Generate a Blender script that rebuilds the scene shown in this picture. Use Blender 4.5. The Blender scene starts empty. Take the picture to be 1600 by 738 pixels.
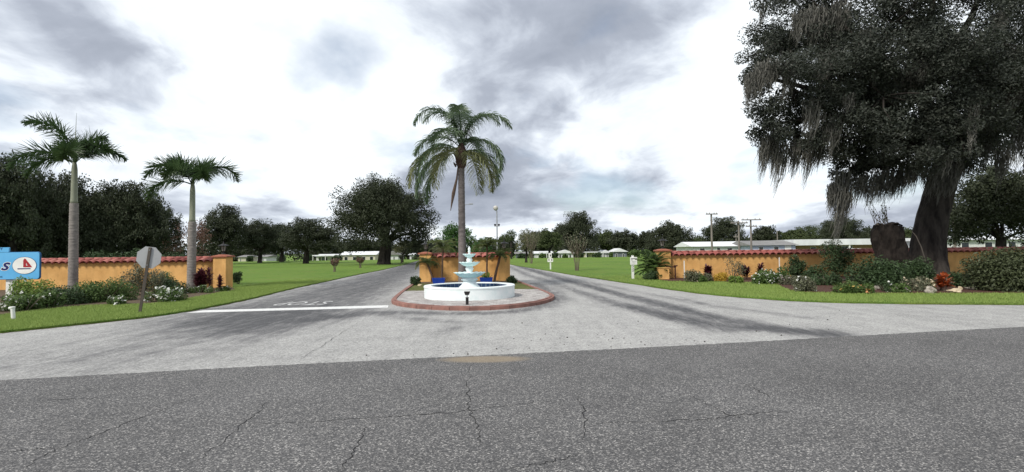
import bpy, bmesh, math, random
import numpy as np
from mathutils import Vector, Matrix
R = math.radians
random.seed(7)
RNG = np.random.default_rng(11)
scene = bpy.context.scene
COL = scene.collection

# ------------------------------------------------------------------ camera
F = 800.0                       # focal length in photo pixels (1600 wide)
CAM = Vector((0, 0, 1.72))
PITCH = math.atan(23.2 / F); ROLL = math.atan(0.012)
fw = Vector((0, math.cos(PITCH), math.sin(PITCH)))
u0 = Vector((0, -math.sin(PITCH), math.cos(PITCH))); r0 = Vector((1, 0, 0))
rt = r0 * math.cos(ROLL) - u0 * math.sin(ROLL)
up = u0 * math.cos(ROLL) + r0 * math.sin(ROLL)
cd = bpy.data.cameras.new('camera'); cam = bpy.data.objects.new('camera', cd); COL.objects.link(cam)
cam.matrix_world = Matrix(((rt.x, up.x, -fw.x, CAM.x), (rt.y, up.y, -fw.y, CAM.y), (rt.z, up.z, -fw.z, CAM.z), (0, 0, 0, 1)))
cd.sensor_width = 36; cd.lens = 18; cd.clip_start = 0.05; cd.clip_end = 6000
scene.camera = cam

# ------------------------------------------------------------------ sky, sun, exposure
SUN_EL, SUN_AZ = R(44), R(-138)           # azimuth from +Y, clockwise (sun stands to the left, a little behind)
w = bpy.data.worlds.new('World'); scene.world = w; w.use_nodes = True
nt = w.node_tree; nt.nodes.clear()
def nd(t, tree, **k):
    n = tree.nodes.new(t)
    for a, b in k.items(): setattr(n, a, b)
    return n
out = nd('ShaderNodeOutputWorld', nt); bg = nd('ShaderNodeBackground', nt); bg.inputs[1].default_value = 0.09
sky = nd('ShaderNodeTexSky', nt); sky.sky_type = 'NISHITA'; sky.sun_disc = False
sky.sun_elevation = SUN_EL; sky.sun_rotation = SUN_AZ; sky.air_density = 1.0; sky.dust_density = 1.5
tc = nd('ShaderNodeTexCoord', nt); sep = nd('ShaderNodeSeparateXYZ', nt)
nt.links.new(tc.outputs['Generated'], sep.inputs[0])
def math_(op, a, b=None, tree=nt, clamp=False):
    n = nd('ShaderNodeMath', tree, operation=op); n.use_clamp = clamp
    for i, v in enumerate((a, b)):
        if v is None: continue
        if isinstance(v, (int, float)): n.inputs[i].default_value = v
        else: tree.links.new(v, n.inputs[i])
    return n.outputs[0]
def ramp(fac, stops, tree):
    n = nd('ShaderNodeValToRGB', tree); e = n.color_ramp.elements
    while len(e) < len(stops): e.new(0.5)
    for i, (p, c) in enumerate(stops):
        e[i].position = p; e[i].color = (c[0], c[1], c[2], 1) if not isinstance(c, (int, float)) else (c, c, c, 1)
    tree.links.new(fac, n.inputs[0]); return n.outputs[0]
def noise(vec, scale, detail, rough, tree, dist=0.0):
    n = nd('ShaderNodeTexNoise', tree); n.inputs['Scale'].default_value = scale; n.inputs['Detail'].default_value = detail
    n.inputs['Roughness'].default_value = rough; n.inputs['Distortion'].default_value = dist
    if vec is not None: tree.links.new(vec, n.inputs['Vector'])
    return n.outputs['Fac']
def mixc(fac, a, b, tree, blend='MIX'):
    n = nd('ShaderNodeMix', tree, data_type='RGBA', blend_type=blend)
    for sock, v in ((n.inputs[0], fac), (n.inputs[6], a), (n.inputs[7], b)):
        if isinstance(v, (int, float)): sock.default_value = v
        elif isinstance(v, tuple): sock.default_value = (*v, 1)
        else: tree.links.new(v, sock)
    return n.outputs[2]
zz = math_('ADD', math_('MAXIMUM', sep.outputs[2], 0.0), 0.24)
cmb = nd('ShaderNodeCombineXYZ', nt)
nt.links.new(math_('DIVIDE', sep.outputs[0], zz), cmb.inputs[0]); nt.links.new(math_('DIVIDE', sep.outputs[1], zz), cmb.inputs[1])
mp = nd('ShaderNodeMapping', nt); nt.links.new(cmb.outputs[0], mp.inputs[0])
mp.inputs['Location'].default_value = (8.2, 4.6, 0.0); mp.inputs['Rotation'].default_value = (0, 0, R(24)); mp.inputs['Scale'].default_value = (1.0, 0.8, 1.0)
n1 = noise(mp.outputs[0], 1.0, 8, 0.5, nt, 0.45)          # big cloud bodies
n2 = noise(mp.outputs[0], 3.4, 9, 0.58, nt, 0.4)           # structure inside them
den = math_('ADD', math_('MULTIPLY', n1, 0.72), math_('MULTIPLY', n2, 0.28))
cloud = ramp(den, [(0.41, (8.9, 9.4, 9.8)), (0.49, (7.5, 8.0, 8.6)), (0.535, (5.2, 5.65, 6.4)), (0.58, (3.6, 3.95, 4.65)), (0.68, (2.4, 2.7, 3.3))], nt)
n3 = noise(mp.outputs[0], 1.5, 6, 0.5, nt, 0.2)
gap = ramp(n3, [(0.54, 0.0), (0.68, 0.6)], nt)             # thin places where the blue comes through
skyc = mixc(gap, cloud, sky.outputs[0], nt)
nt.links.new(skyc, bg.inputs[0]); nt.links.new(bg.outputs[0], out.inputs[0])

sl = bpy.data.lights.new('sun', 'SUN'); so = bpy.data.objects.new('sun', sl); COL.objects.link(so)
sl.energy = 2.6; sl.angle = R(9); sl.color = (1, 0.95, 0.87)
sd = Vector((math.sin(SUN_AZ) * math.cos(SUN_EL), math.cos(SUN_AZ) * math.cos(SUN_EL), math.sin(SUN_EL)))
so.rotation_euler = sd.to_track_quat('Z', 'Y').to_euler(); so.location = (0, 0, 40)
vs = scene.view_settings; vs.view_transform = 'Standard'; vs.look = 'None'; vs.exposure = 0.5; vs.gamma = 1; vs.use_curve_mapping = False
scene.render.engine = 'CYCLES'

# ------------------------------------------------------------------ layout helpers (photo pixel -> place in the world)
def ray(px, py): return fw * F + rt * (px - 800) - up * (py - 369)
def at(px, py, z=0.0):
    d = ray(px, py); t = (z - CAM.z) / d.z; p = CAM + d * t; p.z = z; return p
def atd(px, py, Y):
    d = ray(px, py); return CAM + d * (Y / d.y)
def hor(px): return 392.2 - 0.012 * (px - 800)

# ------------------------------------------------------------------ materials
MATS = {}
def newmat(name):
    m = bpy.data.materials.new(name); m.use_nodes = True; t = m.node_tree
    b = t.nodes['Principled BSDF']; MATS[name] = m
    return m, t, b
def objco(t):
    return nd('ShaderNodeTexCoord', t).outputs['Object']
def bump(t, b, h, s, d=0.02):
    n = nd('ShaderNodeBump', t); n.inputs['Strength'].default_value = s; n.inputs['Distance'].default_value = d
    t.links.new(h, n.inputs['Height']); t.links.new(n.outputs[0], b.inputs['Normal'])
def plain(name, c1, c2=None, scale=4.0, rough=0.75, bs=0.0, bscale=40, spec=0.3, metal=0.0, stretch=None, detail=5):
    m, t, b = newmat(name); b.inputs['Roughness'].default_value = rough
    b.inputs['Specular IOR Level'].default_value = spec; b.inputs['Metallic'].default_value = metal
    co = objco(t)
    if stretch:
        mp = nd('ShaderNodeMapping', t); mp.inputs['Scale'].default_value = stretch; t.links.new(co, mp.inputs[0]); co = mp.outputs[0]
    if c2 is None: c2 = tuple(x * 0.8 for x in c1)
    f = ramp(noise(co, scale, detail, 0.6, t), [(0.32, c2), (0.68, c1)], t)
    t.links.new(f, b.inputs['Base Color'])
    if bs: bump(t, b, noise(co, bscale, 4, 0.6, t), bs)
    return m
def leafmat(name, c1, c2, trans=0.25, rough=0.55, spec=0.25):
    m, t, b = newmat(name); b.inputs['Roughness'].default_value = rough; b.inputs['Specular IOR Level'].default_value = spec
    g = nd('ShaderNodeNewGeometry', t)
    big = noise(objco(t), 0.7, 2, 0.5, t)
    f = math_('ADD', math_('MULTIPLY', g.outputs['Random Per Island'], 0.6), math_('MULTIPLY', big, 0.4), t)
    c = ramp(f, [(0.2, c2), (0.8, c1)], t); t.links.new(c, b.inputs['Base Color'])
    if trans:
        tr = nd('ShaderNodeBsdfTranslucent', t); t.links.new(c, tr.inputs[0])
        mx = nd('ShaderNodeMixShader', t); mx.inputs[0].default_value = trans
        t.links.new(b.outputs[0], mx.inputs[1]); t.links.new(tr.outputs[0], mx.inputs[2])
        t.links.new(mx.outputs[0], t.nodes['Material Output'].inputs[0])
    return m

plain('stucco', (0.70, 0.41, 0.155), (0.60, 0.335, 0.12), 1.6, 0.9, 0.35, 45, 0.15)
m = MATS['stucco']; t = m.node_tree; b = t.nodes['Principled BSDF']; old = b.inputs['Base Color'].links[0].from_socket
mp = nd('ShaderNodeMapping', t); mp.inputs['Scale'].default_value = (2.2, 2.2, .25); t.links.new(objco(t), mp.inputs[0])
run = ramp(noise(mp.outputs[0], 1.6, 6, 0.65, t, 0.3), [(0.48, 1.0), (0.70, 0.84)], t)
blot = ramp(noise(objco(t), 0.9, 6, 0.7, t, 0.4), [(0.35, 0.84), (0.6, 1.06)], t)
t.links.new(mixc(1.0, mixc(1.0, old, run, t, 'MULTIPLY'), blot, t, 'MULTIPLY'), b.inputs['Base Color'])
plain('tile_red', (0.33, 0.10, 0.085), (0.21, 0.058, 0.05), 5, 0.7, 0.2, 30)
plain('tile_dark', (0.25, 0.068, 0.056), (0.14, 0.04, 0.034), 5, 0.75, 0.2, 30)
plain('tile_pale', (0.40, 0.155, 0.13), (0.27, 0.085, 0.07), 5, 0.75, 0.2, 30)
plain('cap_red', (0.34, 0.125, 0.075), (0.25, 0.085, 0.055), 6, 0.8, 0.25, 40)
plain('white_paint', (0.80, 0.80, 0.78), (0.66, 0.66, 0.63), 3, 0.55, 0.06, 30)
plain('fountain_white', (0.80, 0.83, 0.83), (0.68, 0.76, 0.76), 4, 0.5, 0.12, 30)
plain('fountain_bowl', (0.70, 0.84, 0.83), (0.55, 0.74, 0.73), 5, 0.4, 0.1, 30)
plain('kerb_red', (0.30, 0.15, 0.12), (0.17, 0.09, 0.075), 3, 0.85, 0.3, 50)
plain('paver_a', (0.47, 0.45, 0.43), (0.36, 0.345, 0.33), 5, 0.9, 0.3, 60)
plain('paver_b', (0.34, 0.31, 0.30), (0.25, 0.23, 0.22), 5, 0.9, 0.3, 60)
plain('mulch', (0.10, 0.045, 0.03), (0.04, 0.02, 0.014), 14, 0.95, 0.9, 35)
plain('soil', (0.13, 0.09, 0.055), (0.06, 0.045, 0.03), 10, 0.95, 0.7, 30)
plain('blue_glaze', (0.015, 0.06, 0.36), (0.01, 0.035, 0.25), 5, 0.25, 0, 40, 0.5)
plain('iron', (0.022, 0.02, 0.02), (0.012, 0.012, 0.012), 8, 0.5, 0.1, 60)
plain('rust_iron', (0.06, 0.018, 0.015), (0.03, 0.012, 0.010), 8, 0.6, 0.1, 60)
plain('galv', (0.33, 0.34, 0.35), (0.25, 0.26, 0.27), 6, 0.5, 0.05, 60, 0.4, 0.3)
plain('post_brown', (0.10, 0.085, 0.07), (0.06, 0.05, 0.043), 8, 0.8, 0.2, 40, stretch=(1, 1, .15))
plain('wood_grey', (0.24, 0.215, 0.19), (0.14, 0.125, 0.11), 6, 0.85, 0.3, 30, stretch=(1, 1, .1))
plain('bark', (0.060, 0.052, 0.046), (0.012, 0.010, 0.010), 4, 0.95, 1.0, 12, 0.1, stretch=(1, 1, .28))
plain('bark_dark', (0.038, 0.031, 0.027), (0.013, 0.011, 0.010), 7, 0.95, 1.0, 14, 0.1, stretch=(1, 1, .5))
plain('bark_light', (0.20, 0.165, 0.13), (0.10, 0.08, 0.065), 5, 0.9, 0.4, 20, 0.1, stretch=(1, 1, .3))
plain('cut_wood', (0.05, 0.04, 0.035), (0.02, 0.017, 0.015), 6, 0.95, 0.6, 20)
plain('palm_grey', (0.27, 0.245, 0.225), (0.155, 0.14, 0.13), 5, 0.85, 0.3, 25, stretch=(1, 1, 2.5))
plain('palm_brown', (0.20, 0.175, 0.17), (0.11, 0.095, 0.092), 4, 0.9, 0.4, 25, stretch=(1, 1, 3))
plain('crownshaft', (0.27, 0.285, 0.21), (0.19, 0.205, 0.15), 3, 0.5, 0.05, 20, stretch=(1, 1, .3))
plain('boot', (0.11, 0.062, 0.05), (0.05, 0.03, 0.026), 9, 0.9, 0.6, 20)
plain('thin_trunk', (0.12, 0.075, 0.05), (0.06, 0.04, 0.03), 12, 0.95, 0.7, 40)
plain('rock', (0.42, 0.38, 0.32), (0.19, 0.165, 0.145), 7, 0.9, 0.8, 18)
plain('rock_pale', (0.62, 0.52, 0.37), (0.40, 0.32, 0.21), 7, 0.9, 0.6, 18)
plain('sign_blue', (0.13, 0.42, 0.72), (0.10, 0.37, 0.66), 1.5, 0.45)
plain('sign_edge', (0.02, 0.10, 0.24), None, 3, 0.5)
plain('navy', (0.012, 0.018, 0.12), None, 3, 0.5)
plain('ink', (0.012, 0.012, 0.014), None, 3, 0.6)
plain('sail_red', (0.35, 0.02, 0.03), None, 3, 0.5)
plain('road_white', (0.74, 0.74, 0.72), (0.5, 0.5, 0.49), 9, 0.7)
plain('road_worn', (0.62, 0.62, 0.61), (0.22, 0.22, 0.22), 5, 0.8)
plain('sign_grey', (0.36, 0.365, 0.375), (0.30, 0.305, 0.315), 3, 0.5, 0, 40, 0.4)
plain('crack', (0.018, 0.018, 0.019), (0.012, 0.012, 0.012), 9, 0.9)
plain('pool_tile', (0.02, 0.05, 0.13), (0.012, 0.03, 0.085), 9, 0.2, 0, 40, 0.5)
plain('grout', (0.30, 0.36, 0.40), (0.2, 0.25, 0.28), 9, 0.7)
plain('siding_white', (0.62, 0.63, 0.62), (0.52, 0.53, 0.53), 1.0, 0.7)
plain('siding_blue', (0.46, 0.51, 0.62), (0.40, 0.45, 0.55), 1.0, 0.7)
plain('siding_cream', (0.55, 0.52, 0.40), (0.45, 0.43, 0.33), 1.0, 0.7)
plain('siding_grey', (0.16, 0.18, 0.21), (0.12, 0.13, 0.15), 1.0, 0.7)
plain('brick_tan', (0.38, 0.235, 0.155), (0.28, 0.17, 0.11), 3.0, 0.85)
plain('roof_white', (0.74, 0.75, 0.76), (0.58, 0.59, 0.60), 0.7, 0.6)
plain('roof_grey', (0.23, 0.225, 0.22), (0.17, 0.165, 0.16), 0.9, 0.85)
plain('window_glass', (0.02, 0.025, 0.03), None, 3, 0.08, 0, 40, 0.6)
plain('car_white', (0.75, 0.76, 0.77), (0.72, 0.73, 0.74), 2, 0.25, 0, 40, 0.5)
plain('tyre', (0.015, 0.015, 0.016), None, 5, 0.9)
plain('lamp_glass', (0.28, 0.27, 0.24), (0.2, 0.19, 0.17), 5, 0.2, 0, 40, 0.5)
plain('globe', (0.62, 0.61, 0.56), (0.35, 0.33, 0.30), 3, 0.3, 0, 40, 0.5)
plain('pebble', (0.05, 0.045, 0.04), (0.02, 0.018, 0.016), 8, 0.9)
leafmat('oak_leaf', (0.044, 0.050, 0.040), (0.010, 0.012, 0.011), 0.12, 0.5, 0.2)
leafmat('far_leaf', (0.046, 0.055, 0.032), (0.017, 0.022, 0.014), 0.12, 0.6, 0.15)
leafmat('far_leaf_green', (0.065, 0.085, 0.035), (0.025, 0.038, 0.016), 0.15, 0.6, 0.15)
leafmat('olive_leaf', (0.12, 0.125, 0.06), (0.055, 0.062, 0.03), 0.2)
leafmat('bright_tree', (0.055, 0.12, 0.03), (0.018, 0.045, 0.012), 0.2)
leafmat('rusty_leaf', (0.15, 0.085, 0.065), (0.075, 0.055, 0.04), 0.2)
leafmat('moss', (0.125, 0.122, 0.110), (0.045, 0.044, 0.041), 0.15, 0.9, 0.05)
leafmat('foxtail_leaf', (0.055, 0.095, 0.035), (0.018, 0.036, 0.014), 0.25, 0.4, 0.35)
leafmat('queen_leaf', (0.105, 0.152, 0.085), (0.032, 0.056, 0.033), 0.25, 0.4, 0.35)
leafmat('queen_old', (0.19, 0.205, 0.10), (0.06, 0.085, 0.04), 0.3, 0.5, 0.3)
leafmat('dead_frond', (0.14, 0.10, 0.08), (0.075, 0.055, 0.045), 0.05, 0.9, 0.1)
leafmat('pygmy_leaf', (0.13, 0.16, 0.06), (0.045, 0.068, 0.026), 0.25, 0.4, 0.35)
leafmat('spear', (0.30, 0.33, 0.08), (0.2, 0.25, 0.06), 0.3)
leafmat('shrub_dark', (0.045, 0.075, 0.03), (0.014, 0.026, 0.012), 0.15)
leafmat('shrub_mid', (0.08, 0.13, 0.035), (0.025, 0.05, 0.015), 0.2)
leafmat('shrub_bright', (0.16, 0.24, 0.05), (0.06, 0.11, 0.025), 0.25)
leafmat('shrub_grey', (0.13, 0.135, 0.085), (0.05, 0.058, 0.034), 0.2)
leafmat('hedge_olive', (0.062, 0.075, 0.035), (0.016, 0.022, 0.012), 0.15)
leafmat('ti_red', (0.085, 0.022, 0.030), (0.026, 0.010, 0.016), 0.2, 0.4)
leafmat('croton', (0.36, 0.085, 0.03), (0.09, 0.018, 0.01), 0.25, 0.4)
leafmat('yellow_leaf', (0.50, 0.33, 0.05), (0.25, 0.17, 0.03), 0.25)
leafmat('petal_white', (0.80, 0.80, 0.76), (0.66, 0.66, 0.60), 0.3)
leafmat('petal_yellow', (0.70, 0.50, 0.17), (0.55, 0.33, 0.10), 0.3)
leafmat('petal_cream', (0.72, 0.62, 0.46), (0.55, 0.44, 0.30), 0.3)
leafmat('petal_peach', (0.68, 0.33, 0.16), (0.5, 0.22, 0.1), 0.3)
leafmat('petal_pink', (0.50, 0.40, 0.42), (0.36, 0.26, 0.28), 0.3)
leafmat('grass_blade', (0.26, 0.345, 0.095), (0.06, 0.12, 0.02), 0.3, 0.6, 0.15)

def grassmat(name, g1, g2, g3):
    m, t, b = newmat(name); co = objco(t); b.inputs['Roughness'].default_value = 0.9; b.inputs['Specular IOR Level'].default_value = 0.1
    big = ramp(noise(co, 0.11, 4, 0.6, t, 0.4), [(0.36, g2), (0.64, g1)], t)
    mid = ramp(noise(co, 1.1, 5, 0.65, t), [(0.33, 0.0), (0.70, 0.75)], t)
    c = mixc(mid, big, g3, t)
    dry = ramp(noise(co, 0.38, 6, 0.7, t, 0.8), [(0.52, 0.0), (0.70, 0.6)], t)
    c = mixc(dry, c, (g3[0] * 1.1, g3[1] * .82, g3[2] * 1.25), t)
    fine = ramp(noise(co, 22, 5, 0.75, t), [(0.28, 0.45), (0.72, 1.4)], t)
    c = mixc(1.0, c, fine, t, 'MULTIPLY'); t.links.new(c, b.inputs['Base Color'])
    bump(t, b, noise(co, 30, 3, 0.7, t), 0.9, 0.05)
    return m
grassmat('lawn', (0.128, 0.222, 0.036), (0.082, 0.165, 0.027), (0.168, 0.235, 0.05))
grassmat('lawn_dry', (0.115, 0.145, 0.04), (0.09, 0.11, 0.034), (0.16, 0.15, 0.06))

# foreground asphalt: exposed pale chips in dark binder, a patch of washed-in sand
m, t, b = newmat('asphalt'); co = objco(t); b.inputs['Roughness'].default_value = 0.85; b.inputs['Specular IOR Level'].default_value = 0.25
v = nd('ShaderNodeTexVoronoi', t); v.inputs['Scale'].default_value = 84; t.links.new(co, v.inputs['Vector'])
sp = nd('ShaderNodeSeparateColor', t); t.links.new(v.outputs['Color'], sp.inputs[0])
chip = ramp(sp.outputs[0], [(0.0, (0.060, 0.060, 0.062)), (0.50, (0.100, 0.098, 0.098)), (0.80, (0.155, 0.15, 0.146)), (0.94, (0.28, 0.27, 0.26)), (1.0, (0.40, 0.385, 0.36))], t)
v2 = nd('ShaderNodeTexVoronoi', t); v2.inputs['Scale'].default_value = 120; t.links.new(co, v2.inputs['Vector'])
sp2 = nd('ShaderNodeSeparateColor', t); t.links.new(v2.outputs['Color'], sp2.inputs[0])
fine = ramp(sp2.outputs[1], [(0.0, 0.72), (0.8, 1.0), (1.0, 1.5)], t)
c = mixc(1.0, chip, fine, t, 'MULTIPLY')
c = mixc(1.0, c, ramp(noise(co, 0.55, 5, 0.6, t, 0.3), [(0.3, 0.84), (0.7, 1.14)], t), t, 'MULTIPLY')
sc_ = at(757, 562)
vm = nd('ShaderNodeVectorMath', t, operation='SUBTRACT'); t.links.new(co, vm.inputs[0]); vm.inputs[1].default_value = (sc_.x, sc_.y, 0)
vm2 = nd('ShaderNodeVectorMath', t, operation='MULTIPLY'); t.links.new(vm.outputs[0], vm2.inputs[0]); vm2.inputs[1].default_value = (0.62, 1.7, 0)
vl = nd('ShaderNodeVectorMath', t, operation='LENGTH'); t.links.new(vm2.outputs[0], vl.inputs[0])
sand = ramp(math_('ADD', vl.outputs['Value'], math_('MULTIPLY', noise(co, 6, 5, 0.7, t), 1.3), t), [(0.8, 0.9), (1.8, 0.0)], t)
c = mixc(math_('MULTIPLY', sand, .75, t), c, (0.27, 0.215, 0.145), t)
t.links.new(c, b.inputs['Base Color']); bump(t, b, v.outputs['Distance'], 0.55, 0.006)

# older, paler apron and lanes: tyre wear comes in as a vertex attribute
m, t, b = newmat('apron'); co = objco(t); b.inputs['Roughness'].default_value = 0.85; b.inputs['Specular IOR Level'].default_value = 0.25
at_ = nd('ShaderNodeAttribute', t); at_.attribute_name = 'wear'
mp = nd('ShaderNodeMapping', t); mp.inputs['Rotation'].default_value = (0, 0, R(-8)); mp.inputs['Scale'].default_value = (1.3, 0.12, 1); t.links.new(co, mp.inputs[0])
streak = noise(mp.outputs[0], 1.6, 5, 0.65, t, 0.2)
mp2 = nd('ShaderNodeMapping', t); mp2.inputs['Rotation'].default_value = (0, 0, R(-8)); mp2.inputs['Scale'].default_value = (5.0, 0.9, 1); t.links.new(co, mp2.inputs[0])
broken = ramp(noise(mp2.outputs[0], 1.3, 7, 0.7, t, 0.6), [(0.30, 0.5), (0.66, 1.3)], t)
wr = math_('ADD', math_('MULTIPLY', at_.outputs['Fac'], broken, t), math_('MULTIPLY', math_('SUBTRACT', streak, 0.36, t), 0.8, t), t, True)
wr = math_('ADD', wr, math_('MULTIPLY', math_('SUBTRACT', noise(co, 1.7, 7, 0.72, t), 0.5, t), 0.85, t), t, True)
base = ramp(wr, [(0.0, (0.37, 0.365, 0.35)), (0.3, (0.29, 0.286, 0.277)), (0.62, (0.155, 0.153, 0.153)), (1.0, (0.075, 0.075, 0.078))], t)
v = nd('ShaderNodeTexVoronoi', t); v.inputs['Scale'].default_value = 45; t.links.new(co, v.inputs['Vector'])
sp = nd('ShaderNodeSeparateColor', t); t.links.new(v.outputs['Color'], sp.inputs[0])
c = mixc(1.0, base, ramp(sp.outputs[0], [(0.0, 0.66), (0.6, 1.0), (1.0, 1.28)], t), t, 'MULTIPLY')
t.links.new(c, b.inputs['Base Color']); bump(t, b, v.outputs['Distance'], 0.4, 0.005)

m, t, b = newmat('water'); b.inputs['Base Color'].default_value = (0.10, 0.22, 0.28, 1); b.inputs['Roughness'].default_value = 0.05
bump(t, b, noise(objco(t), 9, 3, 0.5, t), 0.15, 0.02)

# ------------------------------------------------------------------ mesh helpers
def link(o, parent=None):
    COL.objects.link(o)
    if parent is not None: o.parent = parent
    return o
class MB:
    def __init__(s): s.v = []; s.f = []
    def add(s, v, f):
        o = len(s.v); s.v += [tuple(x) for x in v]; s.f += [tuple(i + o for i in q) for q in f]; return s
    def box(s, x0, x1, y0, y1, z0, z1):
        return s.add([(x0, y0, z0), (x1, y0, z0), (x1, y1, z0), (x0, y1, z0), (x0, y0, z1), (x1, y0, z1), (x1, y1, z1), (x0, y1, z1)],
                     [(0, 3, 2, 1), (4, 5, 6, 7), (0, 1, 5, 4), (1, 2, 6, 5), (2, 3, 7, 6), (3, 0, 4, 7)])
    def prism(s, poly, z0, z1):
        n = len(poly)
        return s.add([(p[0], p[1], z0) for p in poly] + [(p[0], p[1], z1) for p in poly],
                     [tuple(range(n))[::-1], tuple(range(n, 2 * n))] + [(i, (i + 1) % n, n + (i + 1) % n, n + i) for i in range(n)])
    def lathe(s, prof, n=40, mod=None, c=(0, 0, 0), cap=True):
        v = []; f = []
        for k, (r, z) in enumerate(prof):
            for i in range(n):
                a = 2 * math.pi * i / n; rr = r; zz = z
                if mod: rr, zz = mod(k, r, z, a)
                v.append((c[0] + rr * math.cos(a), c[1] + rr * math.sin(a), c[2] + zz))
        for k in range(len(prof) - 1):
            for i in range(n): f.append((k * n + i, k * n + (i + 1) % n, (k + 1) * n + (i + 1) % n, (k + 1) * n + i))
        if cap:
            f.append(tuple(range(n))[::-1]); f.append(tuple(range((len(prof) - 1) * n, len(prof) * n)))
        return s.add(v, f)
    def tube(s, pts, rads, n=8, jit=0.0, flare=None):
        pts = [Vector(p) for p in pts]; v = []; f = []
        for k, p in enumerate(pts):
            d = (pts[min(k + 1, len(pts) - 1)] - pts[max(k - 1, 0)]).normalized()
            ax = Vector((0, 1, 0)) if abs(d.y) < 0.9 else Vector((1, 0, 0))
            a = d.cross(ax).normalized(); bb = d.cross(a)
            for i in range(n):
                th = 2 * math.pi * i / n
                r = rads[k] * (1 + (random.uniform(-jit, jit) if jit else 0))
                if flare: r *= flare(k, th)
                v.append(p + a * (r * math.cos(th)) + bb * (r * math.sin(th)))
        for k in range(len(pts) - 1):
            for i in range(n): f.append((k * n + i, k * n + (i + 1) % n, (k + 1) * n + (i + 1) % n, (k + 1) * n + i))
        f.append(tuple(range(n))[::-1]); f.append(tuple(range((len(pts) - 1) * n, len(pts) * n)))
        return s.add(v, f)
    def build(s, name, mat, parent=None, smooth=False, bevel=0.0):
        me = bpy.data.meshes.new(name); me.from_pydata(s.v, [], s.f); me.update()
        bm = bmesh.new(); bm.from_mesh(me); bmesh.ops.recalc_face_normals(bm, faces=bm.faces)
        if bevel: bmesh.ops.bevel(bm, geom=bm.edges[:], offset=bevel, segments=2, affect='EDGES', profile=0.6)
        bm.to_mesh(me); bm.free()
        me.materials.append(MATS[mat])
        if smooth: me.polygons.foreach_set('use_smooth', [True] * len(me.polygons))
        return link(bpy.data.objects.new(name, me), parent)
def fastmesh(name, V, nq, mat, parent=None, k=4):
    """V: (nq*k,3) array, consecutive k verts form one face"""
    V = np.asarray(V, dtype=np.float32).reshape(-1, 3)
    me = bpy.data.meshes.new(name); me.vertices.add(len(V)); me.vertices.foreach_set('co', V.ravel())
    me.loops.add(nq * k); me.loops.foreach_set('vertex_index', np.arange(nq * k, dtype=np.int32))
    me.polygons.add(nq); me.polygons.foreach_set('loop_start', np.arange(0, nq * k, k, dtype=np.int32))
    me.update(calc_edges=True); me.materials.append(MATS[mat])
    return link(bpy.data.objects.new(name, me), parent)
def thing(name, label, cat, loc=(0, 0, 0), rz=0.0, group=None):
    o = bpy.data.objects.new(name, None); o.empty_display_size = 0.2; COL.objects.link(o)
    o.location = loc; o.rotation_euler = (0, 0, rz); return tag(o, label, cat, group)
def tag(o, label=None, cat=None, group=None, kind=None):
    if label: o['label'] = label
    if cat: o['category'] = cat
    if group: o['group'] = group
    if kind: o['kind'] = kind
    return o
def inst(src, parent=None, loc=None, rot=None, scale=None):
    c = src.copy(); COL.objects.link(c); c.parent = parent
    if loc is not None: c.location = loc
    if rot is not None: c.rotation_euler = rot
    if scale is not None: c.scale = scale if hasattr(scale, '__len__') else (scale,) * 3
    return c
def norm(a): return a / (np.linalg.norm(a, axis=1, keepdims=True) + 1e-9)
def leafquads(P, L, W, upb=0.3, out_=None):
    N = len(P); n = RNG.normal(size=(N, 3)); n[:, 2] += upb * 2
    if out_ is not None: n += out_ * 0.9
    n = norm(n); a = norm(np.cross(n, RNG.normal(size=(N, 3)))); b = np.cross(n, a)
    s = RNG.uniform(0.65, 1.3, (N, 1)); L = L * s; W = W * s
    V = np.stack([P - a * L / 2, P + b * W / 2 - a * L * .05, P + a * L / 2, P - b * W / 2 - a * L * .05], axis=1)
    return V.reshape(-1, 3)
def ballpts(c, r, n, shell=0.45, flat=1.0):
    d = norm(RNG.normal(size=(n, 3))); rr = r * RNG.uniform(shell ** 3, 1, (n, 1)) ** (1 / 3)
    d[:, 2] *= flat
    return np.array(c) + d * rr
def textmesh(name, s, size, mat, parent, shear=0.0, extr=0.003, bold=0.0, sx=1.0):
    cu = bpy.data.curves.new(name, 'FONT'); cu.body = s; cu.size = size; cu.shear = shear; cu.extrude = extr; cu.offset = bold
    cu.align_x = 'CENTER'; cu.align_y = 'CENTER'; cu.resolution_u = 3
    tmp = bpy.data.objects.new(name + '_tmp', cu); COL.objects.link(tmp)
    me = bpy.data.meshes.new_from_object(tmp.evaluated_get(bpy.context.evaluated_depsgraph_get()))
    bpy.data.objects.remove(tmp); bpy.data.curves.remove(cu)
    me.materials.clear(); me.materials.append(MATS[mat]); me.name = name
    o = link(bpy.data.objects.new(name, me), parent); o.scale = (sx, 1, 1); return o

# ------------------------------------------------------------------ ground, lanes, lawns
LAWN_Z = 0.05
def flatpoly(name, poly, z, mat, thick=0.0, kind='structure', parent=None):
    mb = MB(); poly = [(p[0], p[1]) for p in poly]
    if thick: mb.prism(poly, z - thick, z)
    else: mb.add([(p[0], p[1], z) for p in poly], [tuple(range(len(poly)))])
    o = mb.build(name, mat, parent)
    if kind: o['kind'] = kind
    return o
def smoothline(pts, n=8):
    """Catmull-Rom through points"""
    P = [Vector((p[0], p[1], 0)) for p in pts]; P = [P[0] * 2 - P[1]] + P + [P[-1] * 2 - P[-2]]; o = []
    for i in range(1, len(P) - 2):
        for k in range(n):
            t = k / n; a, b, c, d = P[i - 1:i + 3]
            o.append(0.5 * ((2 * b) + (c - a) * t + (2 * a - 5 * b + 4 * c - d) * t * t + (3 * b - a - 3 * c + d) * t ** 3))
    o.append(P[-2]); return o
LOWZ = -1.35
gm = MB(); gy = [(-300, -.08), (116, -.08), (127, LOWZ), (3000, LOWZ)]
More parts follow.
